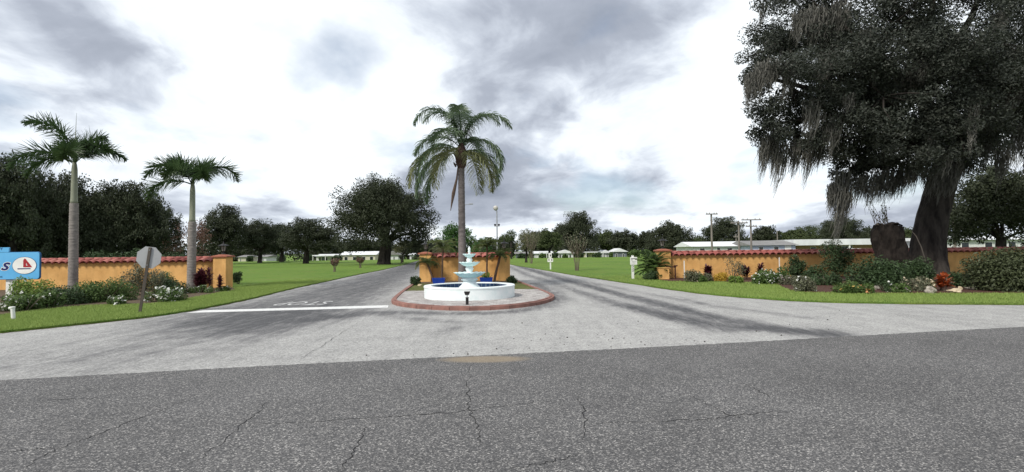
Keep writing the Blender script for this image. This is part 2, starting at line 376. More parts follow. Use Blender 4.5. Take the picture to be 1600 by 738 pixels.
gm.add([(x, y, z) for y, z in gy for x in (-3000, 3000)], [(2 * i, 2 * i + 1, 2 * i + 3, 2 * i + 2) for i in range(3)])
gm.build('ground', 'lawn')['kind'] = 'structure'
def gz(Y): return float(np.interp(Y, [116, 127], [0.03, LOWZ]))
MAIN_D = (at(1600, 512) - at(0, 595)).normalized()
le = smoothline([at(*p) for p in [(0, 521), (120, 508.5), (240, 495.5), (300, 486), (345, 477.5), (400, 466), (450, 453.5), (500, 442.5), (560, 429.5), (600, 421.5), (632, 414)]])
far = le[-1]; LD = (le[-1] - le[-6]).normalized(); le.append(far + Vector((-0.125, 1, 0)) * (116 - far.y))
left_start = le[0] - Vector((MAIN_D.x, MAIN_D.y, 0)) * 70
re_ = smoothline([at(*p) for p in [(1600, 477), (1450, 476), (1300, 473.5), (1200, 468.5), (1100, 460), (1050, 453.3), (1000, 446), (950, 438.5), (900, 431), (850, 422.5), (812, 416.4)]])
re_.append(re_[-1] + Vector((-0.135, 1, 0)) * (116 - re_[-1].y))
right_start = re_[0] + Vector((MAIN_D.x, MAIN_D.y, 0)) * 70
def jitter_edge(pts, amp=0.035, step=0.25, maxy=45):
    o = []
    for a, b in zip(pts[:-1], pts[1:]):
        L = (b - a).length; k = max(1, int(L / step)) if a.y < maxy and L < 40 else 1
        nrm = Vector((-(b - a).y, (b - a).x, 0)).normalized()
        for i in range(k): o.append(a.lerp(b, i / k) + nrm * random.uniform(-amp, amp))
    o.append(pts[-1]); return o
LE = jitter_edge([left_start] + le); RE = jitter_edge([right_start] + re_)
flatpoly('lawn_left', LE + [Vector((-25, 116.5, 0)), Vector((-260, 116.5, 0)), Vector((-260, left_start.y, 0))], LAWN_Z, 'lawn', 0.15)
flatpoly('lawn_right', RE + [Vector((-8, 116.5, 0)), Vector((260, 116.5, 0)), Vector((260, right_start.y, 0))], LAWN_Z, 'lawn', 0.15)
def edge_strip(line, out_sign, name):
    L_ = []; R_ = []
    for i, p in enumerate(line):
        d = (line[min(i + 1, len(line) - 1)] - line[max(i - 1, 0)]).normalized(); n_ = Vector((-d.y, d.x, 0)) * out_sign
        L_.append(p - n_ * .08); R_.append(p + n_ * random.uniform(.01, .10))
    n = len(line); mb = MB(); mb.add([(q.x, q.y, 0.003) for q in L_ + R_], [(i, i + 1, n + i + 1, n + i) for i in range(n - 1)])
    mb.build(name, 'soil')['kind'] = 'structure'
edge_strip(LE[1:], -1, 'verge_shade_left'); edge_strip(RE[1:], 1, 'verge_shade_right')  # dark soil-coloured strips painting in the shadow under the overhanging grass edge
# pavement grid with wear
xs = np.arange(-34, 34.01, 0.2); ys = np.concatenate([np.arange(5, 40, 0.2), np.arange(40, 116.4, 0.8)])
GX, GY = np.meshgrid(xs, ys); P2 = np.stack([GX.ravel(), GY.ravel()], 1); wear = np.zeros(len(P2))
def segd(P, a, b):
    ab = b - a; t = np.clip(((P - a) @ ab) / (ab @ ab), 0, 1); return np.linalg.norm(P - (a + t[:, None] * ab), axis=1)
def track(pix, wid, s):
    global wear
    q = [np.array((p.x, p.y)) for p in smoothline([at(*p) for p in pix], 4)]
    d = np.min([segd(P2, a, b) for a, b in zip(q[:-1], q[1:])], axis=0)
    wear = wear + s * np.exp(-(d / wid) ** 2)
track([(330, 498), (380, 486), (430, 474), (510, 453), (580, 433), (640, 414), (664, 405)], 1.8, 0.62)
track([(400, 512), (450, 500), (510, 482), (560, 462), (610, 440), (648, 420), (668, 407)], 1.4, 0.5)
track([(150, 560), (330, 520), (440, 490)], 1.6, 0.2)
track([(480, 500), (600, 488), (700, 490), (800, 487), (870, 470), (858, 455), (835, 443)], 0.45, 0.55)
track([(600, 492), (660, 500), (720, 505), (690, 520)], 0.35, 0.35)
track([(800, 412), (822, 420), (870, 434), (930, 450), (1010, 470), (1110, 494), (1210, 514), (1300, 524)], 0.42, 0.8)
track([(796, 416), (820, 428), (860, 441), (920, 461), (1010, 487), (1130, 517)], 0.4, 0.5)
track([(980, 478), (1080, 500), (1160, 513), (1290, 517)], 0.4, 0.45)
track([(830, 420), (900, 437), (1000, 457), (1120, 478), (1260, 497)], 0.3, 0.35)
track([(0, 585), (200, 574), (420, 560), (600, 548)], 2.2, 0.10)
track([(0, 545), (200, 528), (400, 505), (520, 488)], 2.4, 0.10)
nx, ny = len(xs), len(ys)
V = np.stack([P2[:, 0], P2[:, 1], np.zeros(len(P2))], 1)
I = np.arange(nx * ny).reshape(ny, nx)
Q = np.stack([I[:-1, :-1], I[:-1, 1:], I[1:, 1:], I[1:, :-1]], -1).reshape(-1, 4)
me = bpy.data.meshes.new('entrance_drive'); me.vertices.add(len(V)); me.vertices.foreach_set('co', V.ravel())
me.loops.add(Q.size); me.loops.foreach_set('vertex_index', Q.ravel().astype(np.int32))
me.polygons.add(len(Q)); me.polygons.foreach_set('loop_start', np.arange(0, Q.size, 4, dtype=np.int32)); me.update(calc_edges=True)
a_ = me.attributes.new('wear', 'FLOAT', 'POINT'); a_.data.foreach_set('value', np.clip(wear, 0, 1).astype(np.float32))
me.materials.append(MATS['apron']); drive = link(bpy.data.objects.new('entrance_drive', me)); drive['kind'] = 'structure'
# main road with a slightly wandering seam
e0, e1 = at(0, 595), at(1600, 512); seam = []
for k in range(-60, 461):
    p = e0.lerp(e1, k / 400 * 1.0) ; seam.append(p + Vector((random.uniform(-.012, .012), random.uniform(-.02, .02) + 0.05 * math.sin(k * .021), 0)))
D3 = Vector((MAIN_D.x, MAIN_D.y, 0)); N3 = Vector((D3.y, -D3.x, 0))
rp = [seam[0] - D3 * 90] + seam + [seam[-1] + D3 * 90]
road = flatpoly('main_road', rp + [rp[-1] + N3 * 15.5, rp[0] + N3 * 15.5], 0.006, 'asphalt', 0.03)
CR = [[(738, 566), (731, 600), (734, 640), (745, 668), (748, 700)], [(400, 665), (480, 661), (560, 655), (640, 650), (722, 644), (800, 634), (870, 628)],
      [(425, 625), (390, 655), (352, 688), (300, 726)], [(575, 668), (556, 704), (532, 737)], [(290, 628), (235, 648), (160, 678), (88, 704), (30, 735)],
      [(902, 618), (914, 650), (912, 690)], [(918, 663), (1010, 660), (1110, 656), (1170, 648), (1245, 644)], [(0, 708), (50, 704), (92, 701)],
      [(1165, 602), (1205, 622)], [(1082, 620), (1140, 650), (1160, 652)], [(905, 712), (860, 722), (795, 735)], [(560, 505), (520, 530), (470, 562)],
      [(1490, 570), (1550, 580)], [(60, 627), (160, 623)]]
for cpx in CR:
    pts = smoothline([at(*p, z=0.0) for p in cpx], 10); mb = MB(); L_ = []; R_ = []
    for i, p in enumerate(pts):
        d = (pts[min(i + 1, len(pts) - 1)] - pts[max(i - 1, 0)]).normalized(); n_ = Vector((-d.y, d.x, 0))
        wd = random.uniform(0.0015, 0.0048) * (0.4 + math.sin(math.pi * min(1, max(0, (i + .5) / len(pts))))) ; q = p + n_ * random.uniform(-.028, .028)
        L_.append(q + n_ * wd); R_.append(q - n_ * wd)
    n = len(pts); mb.add([(q.x, q.y, 0.0095) for q in L_ + R_], [(i, i + 1, n + i + 1, n + i) for i in range(n - 1)])
    mb.build('crack', 'crack', road)
# painted stop line and word on the outgoing lane
sl_ = flatpoly('stop_line', [at(290, 489.3), at(606, 481), at(607, 477.2), at(318, 485.2)], 0.004, 'road_white', parent=drive, kind=None)
st = textmesh('stop_lettering', 'STOP', 1.0, 'road_worn', drive, extr=0.0008, bold=0.0)
p = at(476, 473.8); st.location = (p.x, p.y, 0.005); st.rotation_euler = (0, 0, R(180 + 3)); st.scale = (0.74, 1.75, 1)
# little stones and chips swept onto the apron
V_ = []; 
mb = MB()
for k in range(70):
    px = random.choice([random.uniform(560, 1340), random.uniform(780, 1100)]); f_ = px / 1600; py = 595 - 83 * f_ - abs(random.gauss(0, 24)) - 2
    p = at(px, py); s = random.uniform(.005, .013) * random.choice([1, 1, 1.5])
    mb.tube([(p.x, p.y, 0.0), (p.x + s, p.y + .3 * s, s * .7)], [s, s * .5], 5, 0.3)
tag(mb.build('road_grit', 'pebble'), 'dark grit and leaf bits scattered on the pale apron', 'grit', kind='stuff')

# ------------------------------------------------------------------ island, median
isl_front = smoothline([at(*p) for p in [(642, 447.5), (626, 459), (613, 470.5), (612.5, 475), (622, 478.5), (650, 482.5), (695, 485.3), (745, 485.8), (795, 483), (835, 478), (858, 472.5), (866.5, 467), (862, 462.5), (846, 455.5), (828, 448.5)]], 6)
ml = isl_front[0]; mr = isl_front[-1]
medl = [ml, Vector((ml.x - .125 * 14, ml.y + 14, 0)), Vector((ml.x - .125 * 88, ml.y + 88, 0))]
medr = [mr, Vector((mr.x - .135 * 14, mr.y + 14, 0)), Vector((mr.x - .135 * 88, mr.y + 88, 0))]
island_poly = isl_front + medr[1:] + medl[:0:-1]
ISL_Z = 0.11

# two-course kerb, each block a piece
def offset_in(line, d):
    o = []
    for i, p in enumerate(line):
        t_ = (line[min(i + 1, len(line) - 1)] - line[max(i - 1, 0)]).normalized(); o.append(p + Vector((-t_.y, t_.x, 0)) * d)
    return o
full = [medl[1]] + isl_front + [medr[1]]
kerb = thing('island_kerb', 'red painted kerb curving round the fountain island', 'kerb', (0, 0, 0))
def resample(line, step):
    o = [line[0]]; acc = 0
    for a, b in zip(line[:-1], line[1:]):
        L = (b - a).length; s = step - acc
        while s <= L: o.append(a.lerp(b, s / L)); s += step
        acc = (acc + L) % step
    return o
inn = offset_in(full, 0.22) if (offset_in(full, 0.2)[20] - Vector((at(735, 462).x, at(735, 462).y, 0))).length < (full[20] - Vector((at(735, 462).x, at(735, 462).y, 0))).length else offset_in(full, -0.22)
sgn = 1 if (inn[20] - offset_in(full, 0.22)[20]).length < 1e-6 else -1
flatpoly('median_lawn', offset_in(island_poly[:len(isl_front)], sgn * .12) + [medr[1] + Vector((-.12, 0, 0)), medr[2], medl[2], medl[1] + Vector((.12, 0, 0))], ISL_Z - 0.035, 'lawn_dry', 0.12)
kl = resample(full, 0.62); k_in = offset_in(kl, sgn * 0.085); k_in2 = offset_in(kl, sgn * 0.092); k_in3 = offset_in(kl, sgn * 0.17)
for i in range(len(kl) - 1):
    g = 0.006
    for A, B, z1 in ((kl, k_in, 0.105), (k_in2, k_in3, 0.125)):
        a, b, c, d = A[i].lerp(A[i + 1], g), A[i + 1].lerp(A[i], g), B[i + 1].lerp(B[i], g), B[i].lerp(B[i + 1], g)
        MB().prism([a, b, c, d], -0.02, z1 + random.uniform(-.004, .004)).build('kerb_block', 'kerb_red', kerb, bevel=0.012)
# paver forecourt
FC = at(733, 463.6, ISL_Z); FC.y = 18.3; FC.x = (733 - 800) / F * 18.3 * 1.0
back_y = at(735, 452.5, ISL_Z).y
pav_poly = [p for p in offset_in(isl_front, sgn * 0.18) if p.y < back_y]
flatpoly('paver_bed', pav_poly, ISL_Z - 0.006, 'paver_b', 0.05)
def inside(x, y, poly):
    c = False; j = len(poly) - 1
    for i in range(len(poly)):
        a, b = poly[i], poly[j]
        if (a.y > y) != (b.y > y) and x < (b.x - a.x) * (y - a.y) / (b.y - a.y) + a.x: c = not c
        j = i
    return c
mbs = (MB(), MB()); yy = 14.0; row = 0
while yy < back_y - .05:
    xx = -7 + (row % 2) * .1
    while xx < 4:
        if all(inside(xx + a, yy + b, pav_poly) for a in (0, .19) for b in (0, .09)) and (Vector((xx + .1 - FC.x, yy + .05 - FC.y)).length > 1.5):
            dz = random.uniform(-.003, .003)
            mbs[random.random() < .4].box(xx + .005, xx + .195, yy + .005, yy + .095, ISL_Z - .02, ISL_Z + .004 + dz)
        xx += .2
    yy += .1; row += 1
for mb, mt in zip(mbs, ('paver_a', 'paver_b')):
    o = mb.build('pavers', mt, bpy.data.objects['paver_bed']); o['kind'] = 'stuff'

# ------------------------------------------------------------------ fountain
ft = thing('tiered_fountain', 'white three tiered fountain in a round white basin on pavers', 'fountain', (FC.x, FC.y, ISL_Z))
MB().lathe([(1.60, 0), (1.60, .36), (1.615, .365), (1.615, .41), (1.60, .42), (1.37, .42), (1.36, .41), (1.36, .02), (0, .02)], 72, cap=False).build('basin_wall', 'fountain_white', ft, False)
bw = MB().lathe([(1.352, .10), (1.352, .385)], 72, cap=False).build('tile_band', 'grout', ft)
for i in range(48):
    a0, a1 = 2 * math.pi * (i + .06) / 48, 2 * math.pi * (i + .94) / 48
    for zz0 in (.235, .315):
        r1, r2 = 1.35, 1.343
        MB().add([(r * math.cos(a), r * math.sin(a), z) for r in (r1, r2) for z in (zz0, zz0 + .07) for a in (a0, a1)],
                 [(0, 1, 3, 2), (4, 6, 7, 5), (0, 4, 5, 1), (2, 3, 7, 6), (0, 2, 6, 4), (1, 5, 7, 3)]).build('basin_tile', 'pool_tile', bw)
MB().lathe([(1.345, .20), (1.345, .215), (0.02, .215)], 64, cap=False).build('water', 'water', ft)
def scal(n, depth, ks):
    return lambda k, r, z, a: (r * (1 + depth * (abs(math.cos(a * n / 2)) - .6)) if k in ks else r * (1 + depth * .45 * (abs(math.cos(a * n / 2)) - .6)), z - (depth * .22 * (1 - abs(math.cos(a * n / 2))) if k in ks else 0))
ped = [(.42, .05), (.42, .30), (.36, .36), (.27, .44), (.235, .52), (.235, .56), (.30, .585), (.305, .62), (.27, .64), (.25, .66), (.27, .70)]
MB().lathe(ped, 40).build('pedestal', 'fountain_white', ft, True)
def bowl(z, r, h, name):
    pr = [(r * .34, z - h), (r * .55, z - h * .86), (r * .78, z - h * .55), (r * .92, z - h * .2), (r * 1.02, z - h * .04), (r * 1.03, z + .012), (r * .96, z + .006), (r * .86, z - h * .15), (r * .5, z - h * .4), (.02, z - h * .45)]
    return MB().lathe(pr, 64, scal(16, .09, (3, 4, 5, 6)), cap=False).build(name, 'fountain_bowl', ft, True)
bowl(.86, .535, .20, 'bowl'); bowl(1.225, .355, .15, 'bowl'); bowl(1.515, .225, .12, 'bowl')
MB().lathe([(.20, .66), (.17, .72), (.12, .82), (.10, .90), (.13, .95), (.15, 1.0), (.12, 1.05), (.13, 1.09)], 28).build('stem', 'fountain_white', ft, True)
MB().lathe([(.12, 1.08), (.085, 1.13), (.075, 1.22), (.10, 1.27), (.11, 1.32), (.08, 1.37), (.09, 1.42)], 28).build('stem', 'fountain_white', ft, True)
MB().lathe([(.06, 1.42), (.04, 1.5), (.035, 1.57), (.055, 1.60), (.035, 1.63), (.05, 1.68), (.045, 1.72), (.02, 1.76), (.005, 1.79)], 20).build('finial', 'fountain_white', ft, True)
p = at(730, 476.5, ISL_Z)
sp_ = thing('spotlight', 'black spotlight on a short post in front of the fountain basin', 'spotlight', (p.x, p.y, ISL_Z))
MB().lathe([(.045, 0), (.045, .20), (.05, .205), (.05, .225), (.03, .23)], 14).build('post', 'iron', sp_)
MB().lathe([(.014, .22), (.014, .30)], 8).build('neck', 'galv', sp_)
MB().add([(x * .085 * (1 if z > .35 else .62), y, z) for y in (-.05, .07) for z in (.295, .375, .40) for x in (-1, 1)],
         [(0, 1, 3, 2), (2, 3, 5, 4), (6, 8, 9, 7), (8, 10, 11, 9), (0, 6, 7, 1), (4, 5, 11, 10), (0, 2, 8, 6), (2, 4, 10, 8), (1, 7, 9, 3), (3, 9, 11, 5)]).build('lamp_head', 'iron', sp_)
MB().box(-.055, .055, .0702, .078, .335, .39).build('lens', 'lamp_glass', sp_)

# ------------------------------------------------------------------ tiled stucco walls
TILE_P = 0.34
def tile_mesh(mat):
    """one barrel tile course across the wall: a humped roof piece falling to both sides, length along x = pitch"""
    mb = MB(); n = 7
    for s in (1, -1):
        v = []
        for j, (yy, zz) in enumerate(((0.0, .13), (-.15, .07), (-.31, -.01))):
            for i in range(n):
                th = math.pi * i / (n - 1); x = -math.cos(th) * TILE_P * .5
                v.append((x + (j * 0.05 - .05), yy * s, zz - .045 + (math.sin(th) ** 1.1) * .15))
        f = [(j * n + i, j * n + i + 1, (j + 1) * n + i + 1, (j + 1) * n + i) for j in range(2) for i in range(n - 1)]
        mb.add(v, f)
    o = mb.build('roof_tile', mat); return o
TSRC = [tile_mesh(k) for k in ('tile_red', 'tile_dark', 'tile_pale', 'tile_red')]
for o in TSRC: bpy.data.objects.remove(o) if False else None
TME = [o.data for o in TSRC]
for o in TSRC: bpy.data.objects.remove(o)
def wall_run(root, L, zt, flip=1):
    """wall along local +x from 0 to L; zt = top of masonry"""
    MB().box(0, L, -.10, .10, -.05, zt).build('wall', 'stucco', root)
    MB().box(.01, L - .01, -.115, .115, zt - .05, zt - .004).build('coping', 'stucco', root)
    MB().box(.02, L - .02, -.16, .16, zt - .002, zt + .10).build('mortar_bed', 'tile_dark', root)
    n = int(L / TILE_P)
    for i in range(n):
        o = link(bpy.data.objects.new('roof_tile', random.choice(TME)), root)
        o.location = ((i + .5) * L / n, random.uniform(-.006, .006), zt + random.uniform(-.006, .008)); o.scale = (L / n / TILE_P, 1, 1)
        o.rotation_euler = (random.uniform(-.012, .012), 0, random.uniform(-.02, .02))
    nr = int(L / .45)
    for i in range(nr):                                   # ridge caps along the top
        mb = MB(); a = L / nr; mb.tube([(0, 0, .175), (a * 1.06, 0, .187)], [.062, .07], 10)
        o = mb.build('ridge_tile', random.choice(('tile_red', 'tile_pale')), root, True); o.location = (i * a, 0, zt + .01)
def pillar(root, x, y, s, h, cap=True):
    MB().box(x - s / 2, x + s / 2, y - s / 2, y + s / 2, -.05, h).build('pillar', 'stucco', root, bevel=.012)
    c = MB(); e = s / 2 + .07
    c.add([(x - e, y - e, h), (x + e, y - e, h), (x + e, y + e, h), (x - e, y + e, h), (x - e, y - e, h + .06), (x + e, y - e, h + .06), (x + e, y + e, h + .06), (x - e, y + e, h + .06),
           (x - .12, y - .12, h + .135), (x + .12, y - .12, h + .135), (x + .12, y + .12, h + .135), (x - .12, y + .12, h + .135)],
          [(3, 2, 1, 0), (0, 1, 5, 4), (1, 2, 6, 5), (2, 3, 7, 6), (3, 0, 4, 7), (4, 5, 9, 8), (5, 6, 10, 9), (6, 7, 11, 10), (7, 4, 8, 11), (8, 9, 10, 11)])
    c.build('pillar_cap', 'cap_red', root)
def lantern(label, x, y, z, s=1.0):
    r = thing('lantern', label, 'lantern', (x, y, z)); r.scale = (s, s, s)
    MB().lathe([(.10, 0), (.10, .03), (.035, .05), (.03, .14), (.09, .17)], 12).build('base', 'iron', r)
    g = MB().lathe([(.085, .17), (.145, .43)], 6).build('glass', 'lamp_glass', r)
    for i in range(6):
        a = 2 * math.pi * i / 6; MB().tube([(.09 * math.cos(a), .09 * math.sin(a), .17), (.152 * math.cos(a), .152 * math.sin(a), .435)], [.013, .013], 5).build('bar', 'iron', r)
    MB().lathe([(.29, .43), (.29, .445), (.17, .50), (.05, .53), (.03, .56), (.045, .59), (.02, .62), (.006, .70)], 6).build('roof', 'iron', r)
WZ = 1.33
LP = at(345, 450, LAWN_Z); LW = thing('boundary_wall', 'ochre stucco wall with red tile coping behind the palm trees and stop sign', 'wall', (LP.x, LP.y + .1, LAWN_Z), math.pi)
wall_run(LW, 19.5, WZ); pillar(LW, -.05, .0, .64, 1.53)
lantern('black pillar lantern with a wide flat roof beside the dark red cordylines', LP.x + .07, LP.y + .1, LAWN_Z + 1.66, 1.0)
RP = at(1039, 437.0, LAWN_Z); RP.y += 1.0; RP.x *= RP.y / (RP.y - 1.0)
RW = thing('boundary_wall', 'long ochre stucco wall with red tile coping behind the mossy oak', 'wall', (RP.x, RP.y, LAWN_Z), 0)
wall_run(RW, 30, WZ - .02); pillar(RW, -.1, 0, .70, 1.55)
lantern('black pillar lantern with a pointed top above the sago palm', RP.x - .1, RP.y, LAWN_Z + 1.68, 1.05)
# centre wall on the island
CY = 28.2; cx0 = atd(657, 430, CY).x; cx1 = atd(797, 430, CY).x
CW = thing('island_wall', 'short ochre wall between two pillars behind the fountain', 'wall', (cx0, CY, ISL_Z), 0)
LC = cx1 - cx0
sub = MB(); 
wr_ = thing('tmp', 'x', 'x'); bpy.data.objects.remove(wr_)
n_before = set(bpy.data.objects)
wall_run(CW, LC - 1.0, WZ - .04)
for o in CW.children: o.location.x += .5; o.location.y += .42
pillar(CW, .31, .0, .62, 1.48); pillar(CW, LC - .31, .0, .62, 1.48)
MB().box(.33, .55, .30, .53, -.05, 1.40).build('return_wall', 'stucco', CW); MB().box(LC - .55, LC - .33, .30, .53, -.05, 1.40).build('return_wall', 'stucco', CW)
lantern('black lantern on the island pillar above the leaning pygmy palm', cx0 + .31, CY, ISL_Z + 1.605, .95)
lantern('black lantern on the island pillar in front of the globe lamp post', cx1 - .31, CY, ISL_Z + 1.605, .95)
# low stub wall, iron rail and stakes by the right pillar
p = at(1036, 437, LAWN_Z)
sw = thing('stub_wall', 'low ochre stub wall at the foot of the pillar beside the iron frame', 'wall', (p.x, p.y, LAWN_Z))
MB().box(-.27, .27, -.28, .28, -.03, .62).build('block', 'stucco', sw, bevel=.02)
MB().box(-.30, .30, -.31, .31, .6205, .66).build('cap', 'stucco', sw, bevel=.01)
p = at(1049, 437, LAWN_Z)
ir = thing('iron_frame', 'dark iron pipe frame standing before the long ochre wall', 'frame', (p.x, p.y, LAWN_Z))
for x in (-.22, .22): MB().box(x - .03, x + .03, -.03, .03, -.03, .66).build('upright', 'rust_iron', ir)
MB().box(-.255, .27, -.035, .035, .6605, .72).build('top_bar', 'rust_iron', ir); MB().box(.16, .34, -.06, .06, .7205, .78).build('valve', 'rust_iron', ir)
def stake(label, px, py, top, mat='white_paint', wd=.022, lean=0.0):
    p = at(px, py, LAWN_Z); h = (py - top) / F * p.y
    o = thing('stake', label, 'stake', p, 0); MB().box(-wd, wd, -.015, .015, -.05, h).build('shaft', mat, o, bevel=.004); 
    MB().add([(-wd, -.0148, h), (wd, -.0148, h), (wd, .0148, h), (-wd, .0148, h), (0, 0, h + wd)], [(0, 1, 4), (1, 2, 4), (2, 3, 4), (3, 0, 4), (3, 2, 1, 0)]).build('tip', mat, o); o.rotation_euler = (0, lean, 0)
stake('thin white stake against the ochre wall near the iron frame', 1069.5, 437, 408)
stake('thin white stake against the ochre wall beside the round dark bush', 1218.5, 437, 403)
stake('short white stake leaning in the mulch before the big dark hedge', 1509, 441, 433, wd=.03, lean=-.35)
p = at(21, 499.5, LAWN_Z)
o = thing('marker_post', 'short white pipe marker standing in the grass under the blue sign', 'marker', p)
MB().lathe([(.045, -.05), (.045, .30), (.055, .305), (.055, .34), (.03, .35)], 16).build('pipe', 'white_paint', o); o.rotation_euler = (0, R(-5), 0)
MB().tube([(0, 0, .31), (-.08, 0, .31)], [.04, .04], 12).build('elbow', 'white_paint', o)

# ------------------------------------------------------------------ signs
SY = 20.0
s0 = atd(62.5, 394, SY); s1 = atd(62.5, 436, SY); SW_ = 3.9; SH = s0.z - s1.z; kx = SY / F
sg = thing('entrance_sign', 'sky blue entrance sign with a red sailboat oval on white posts', 'sign', (s0.x - SW_ / 2, SY, LAWN_Z))
zb = s1.z - LAWN_Z
def rrect(w_, h_, r, z0):
    o = []
    for cx, cz, a0 in ((w_ / 2 - r, h_ - r, 0), (-w_ / 2 + r, h_ - r, 90), (-w_ / 2 + r, r, 180), (w_ / 2 - r, r, 270)):
        for k in range(6): a = R(a0 + k * 18); o.append((cx + r * math.cos(a), z0 + cz + r * math.sin(a)))
    return o
def slab(poly, y0, y1):
    n = len(poly); mb = MB()
    return mb.add([(x, y0, z) for x, z in poly] + [(x, y1, z) for x, z in poly], [tuple(range(n)), tuple(range(n, 2 * n))[::-1]] + [(i, (i + 1) % n, n + (i + 1) % n, n + i) for i in range(n)])
bd = slab(rrect(SW_, SH, .10, zb), -.03, .0).build('board', 'sign_blue', sg)
slab(rrect(SW_ + .03, SH + .03, .11, zb - .015), .002, .05).build('board_back', 'sign_edge', sg)
tw = 2 * (s0.x - SW_ / 2) ; tp = atd(15, 385, SY); twid = 2 * (tp.x - (s0.x - SW_ / 2))
tb = slab(rrect(twid, .185, .03, zb + SH + .012), -.03, .03).build('header_board', 'sign_blue', sg)
t_ = textmesh('lettering', 'ITY', .13, 'navy', tb, extr=.002, bold=.002); q = atd(4, 389.5, SY); t_.rotation_euler = (R(90), 0, 0); t_.location = (q.x - (s0.x - SW_ / 2) - .06, -.0335, q.z - LAWN_Z)
ov = [(.46 * math.cos(a) , .325 * math.sin(a)) for a in np.linspace(0, 2 * math.pi, 41)[:-1]]
q = atd(39.5, 415, SY); ox, oz = q.x - (s0.x - SW_ / 2), q.z - LAWN_Z
slab([(ox + a * 1.045, oz + b * 1.05) for a, b in ov], -.036, -.0302).build('oval_rim', 'sign_edge', bd)
em = slab([(ox + a, oz + b) for a, b in ov], -.041, -.0362).build('oval_emblem', 'white_paint', bd)
sail = atd(39, 404.5, SY), atd(37.8, 417.5, SY), atd(51.5, 417.5, SY)
def S(px, py): q = atd(px, py, SY); return (q.x - (s0.x - SW_ / 2), q.z - LAWN_Z)
slab([S(38, 417.8), S(52, 417.8), S(41.5, 404.5), S(39.5, 404.3), S(38, 407.5)], -.046, -.0412).build('sail', 'sail_red', bd)
slab([S(29, 421), S(50, 420.6), S(49, 419.2), S(29, 419.4)], -.046, -.0412).build('hull', 'navy', bd)
t_ = textmesh('sail_letter', 'L', .11, 'white_paint', bd, extr=.001, bold=.004); q = S(43.6, 413.5); t_.rotation_euler = (R(90), 0, 0); t_.location = (q[0], -.0485, q[1])
for off, mt, bo, yy in ((0, 'white_paint', .030, -.0325), (0, 'navy', .012, -.0365)):
    t_ = textmesh('lettering', 's', .62, mt, bd, shear=.35, extr=.0018, bold=bo); q = S(8.2, 414.6); t_.rotation_euler = (R(90), 0, 0); t_.location = (q[0], yy, q[1]); t_.scale = (1.25, 1, 1)
t_ = textmesh('lettering', 'nt', .12, 'sign_edge', bd, extr=.0015, bold=.002); q = S(3, 432.6); t_.rotation_euler = (R(90), 0, 0); t_.location = (q[0], -.0325, q[1])
for px in (12, -85):
    q = S(px, 440); MB().box(q[0] - .13, q[0] + .13, .055, .24, -.05, zb + SH * .9).build('post', 'white_paint', sg, bevel=.01)
# stop sign seen from behind, leaning
p = at(218.5, 489, LAWN_Z); kk = p.y / F
ss = thing('stop_sign', 'grey back of an octagonal stop sign on a leaning brown post', 'sign', p)
hh = (489 - 402.5) * kk; rr = 18.2 * kk
MB().box(-.035, .035, -.02, .02, -.1, hh + .30).build('post', 'post_brown', ss)
slab([(rr * math.cos(R(22.5 + 45 * k)), hh + rr * math.sin(R(22.5 + 45 * k))) for k in range(8)], .021, .026).build('plate', 'sign_grey', ss)
for dz in (-.22, .22): MB().tube([(0, -.03, hh + dz), (0, .03, hh + dz)], [.014, .014], 8).build('bolt', 'galv', ss)
ss.rotation_euler = (0, R(7.5), R(14))
# two notice boards in the right lawn
def notice(label, px, py, top, pw, panels, letters):
    p = at(px, py, LAWN_Z); k = p.y / F; h = (py - top) * k
    o = thing('notice_sign', label, 'sign', p); w2 = pw * k / 2
    po = MB().box(-w2, w2, -.04, .04, -.1, h).build('post', 'white_paint', o)
    for (a0, a1, b0, b1, ink) in panels:
        x0, x1, z0, z1 = (a0 - px) * k, (a1 - px) * k, (py - b1) * k, (py - b0) * k
        pn = MB().box(x0, x1, -.075, -.042, z0, z1).build('panel', 'white_paint', o, bevel=.004)
        for (c0, c1, d0, d1) in ink:
            MB().box((c0 - px) * k, (c1 - px) * k, -.079, -.0752, (py - d1) * k, (py - d0) * k).build('printing', 'ink', pn)
    for i in range(letters):                       # the shaft's characters are too small to read: dark marks only
        zc = h * .60 - i * .115; MB().add([(-.035, -.043, zc - .035), (.02, -.043, zc - .04), (.04, -.043, zc + .03), (-.01, -.043, zc + .042)], [(0, 1, 2, 3)]).build('printing', 'ink', po)
notice('white notice post with one wide panel and lettering down its shaft', 989, 436, 399.5, 3.6, [(984.8, 995.6, 402, 413.8, [(986, 995, 404, 405), (986, 988.5, 406, 406.8), (987, 994, 409, 409.4), (987, 993, 411, 411.4)])], 4)
notice('white notice post with two small stacked panels across the lane', 860.2, 421, 395.5, 2.0, [(857.3, 862.2, 395.8, 403, [(859.3, 861, 398, 401)]), (855.6, 864.3, 404, 409.6, [(857, 858.8, 405.5, 407.2), (861.5, 863, 405.2, 407.6)])], 0)

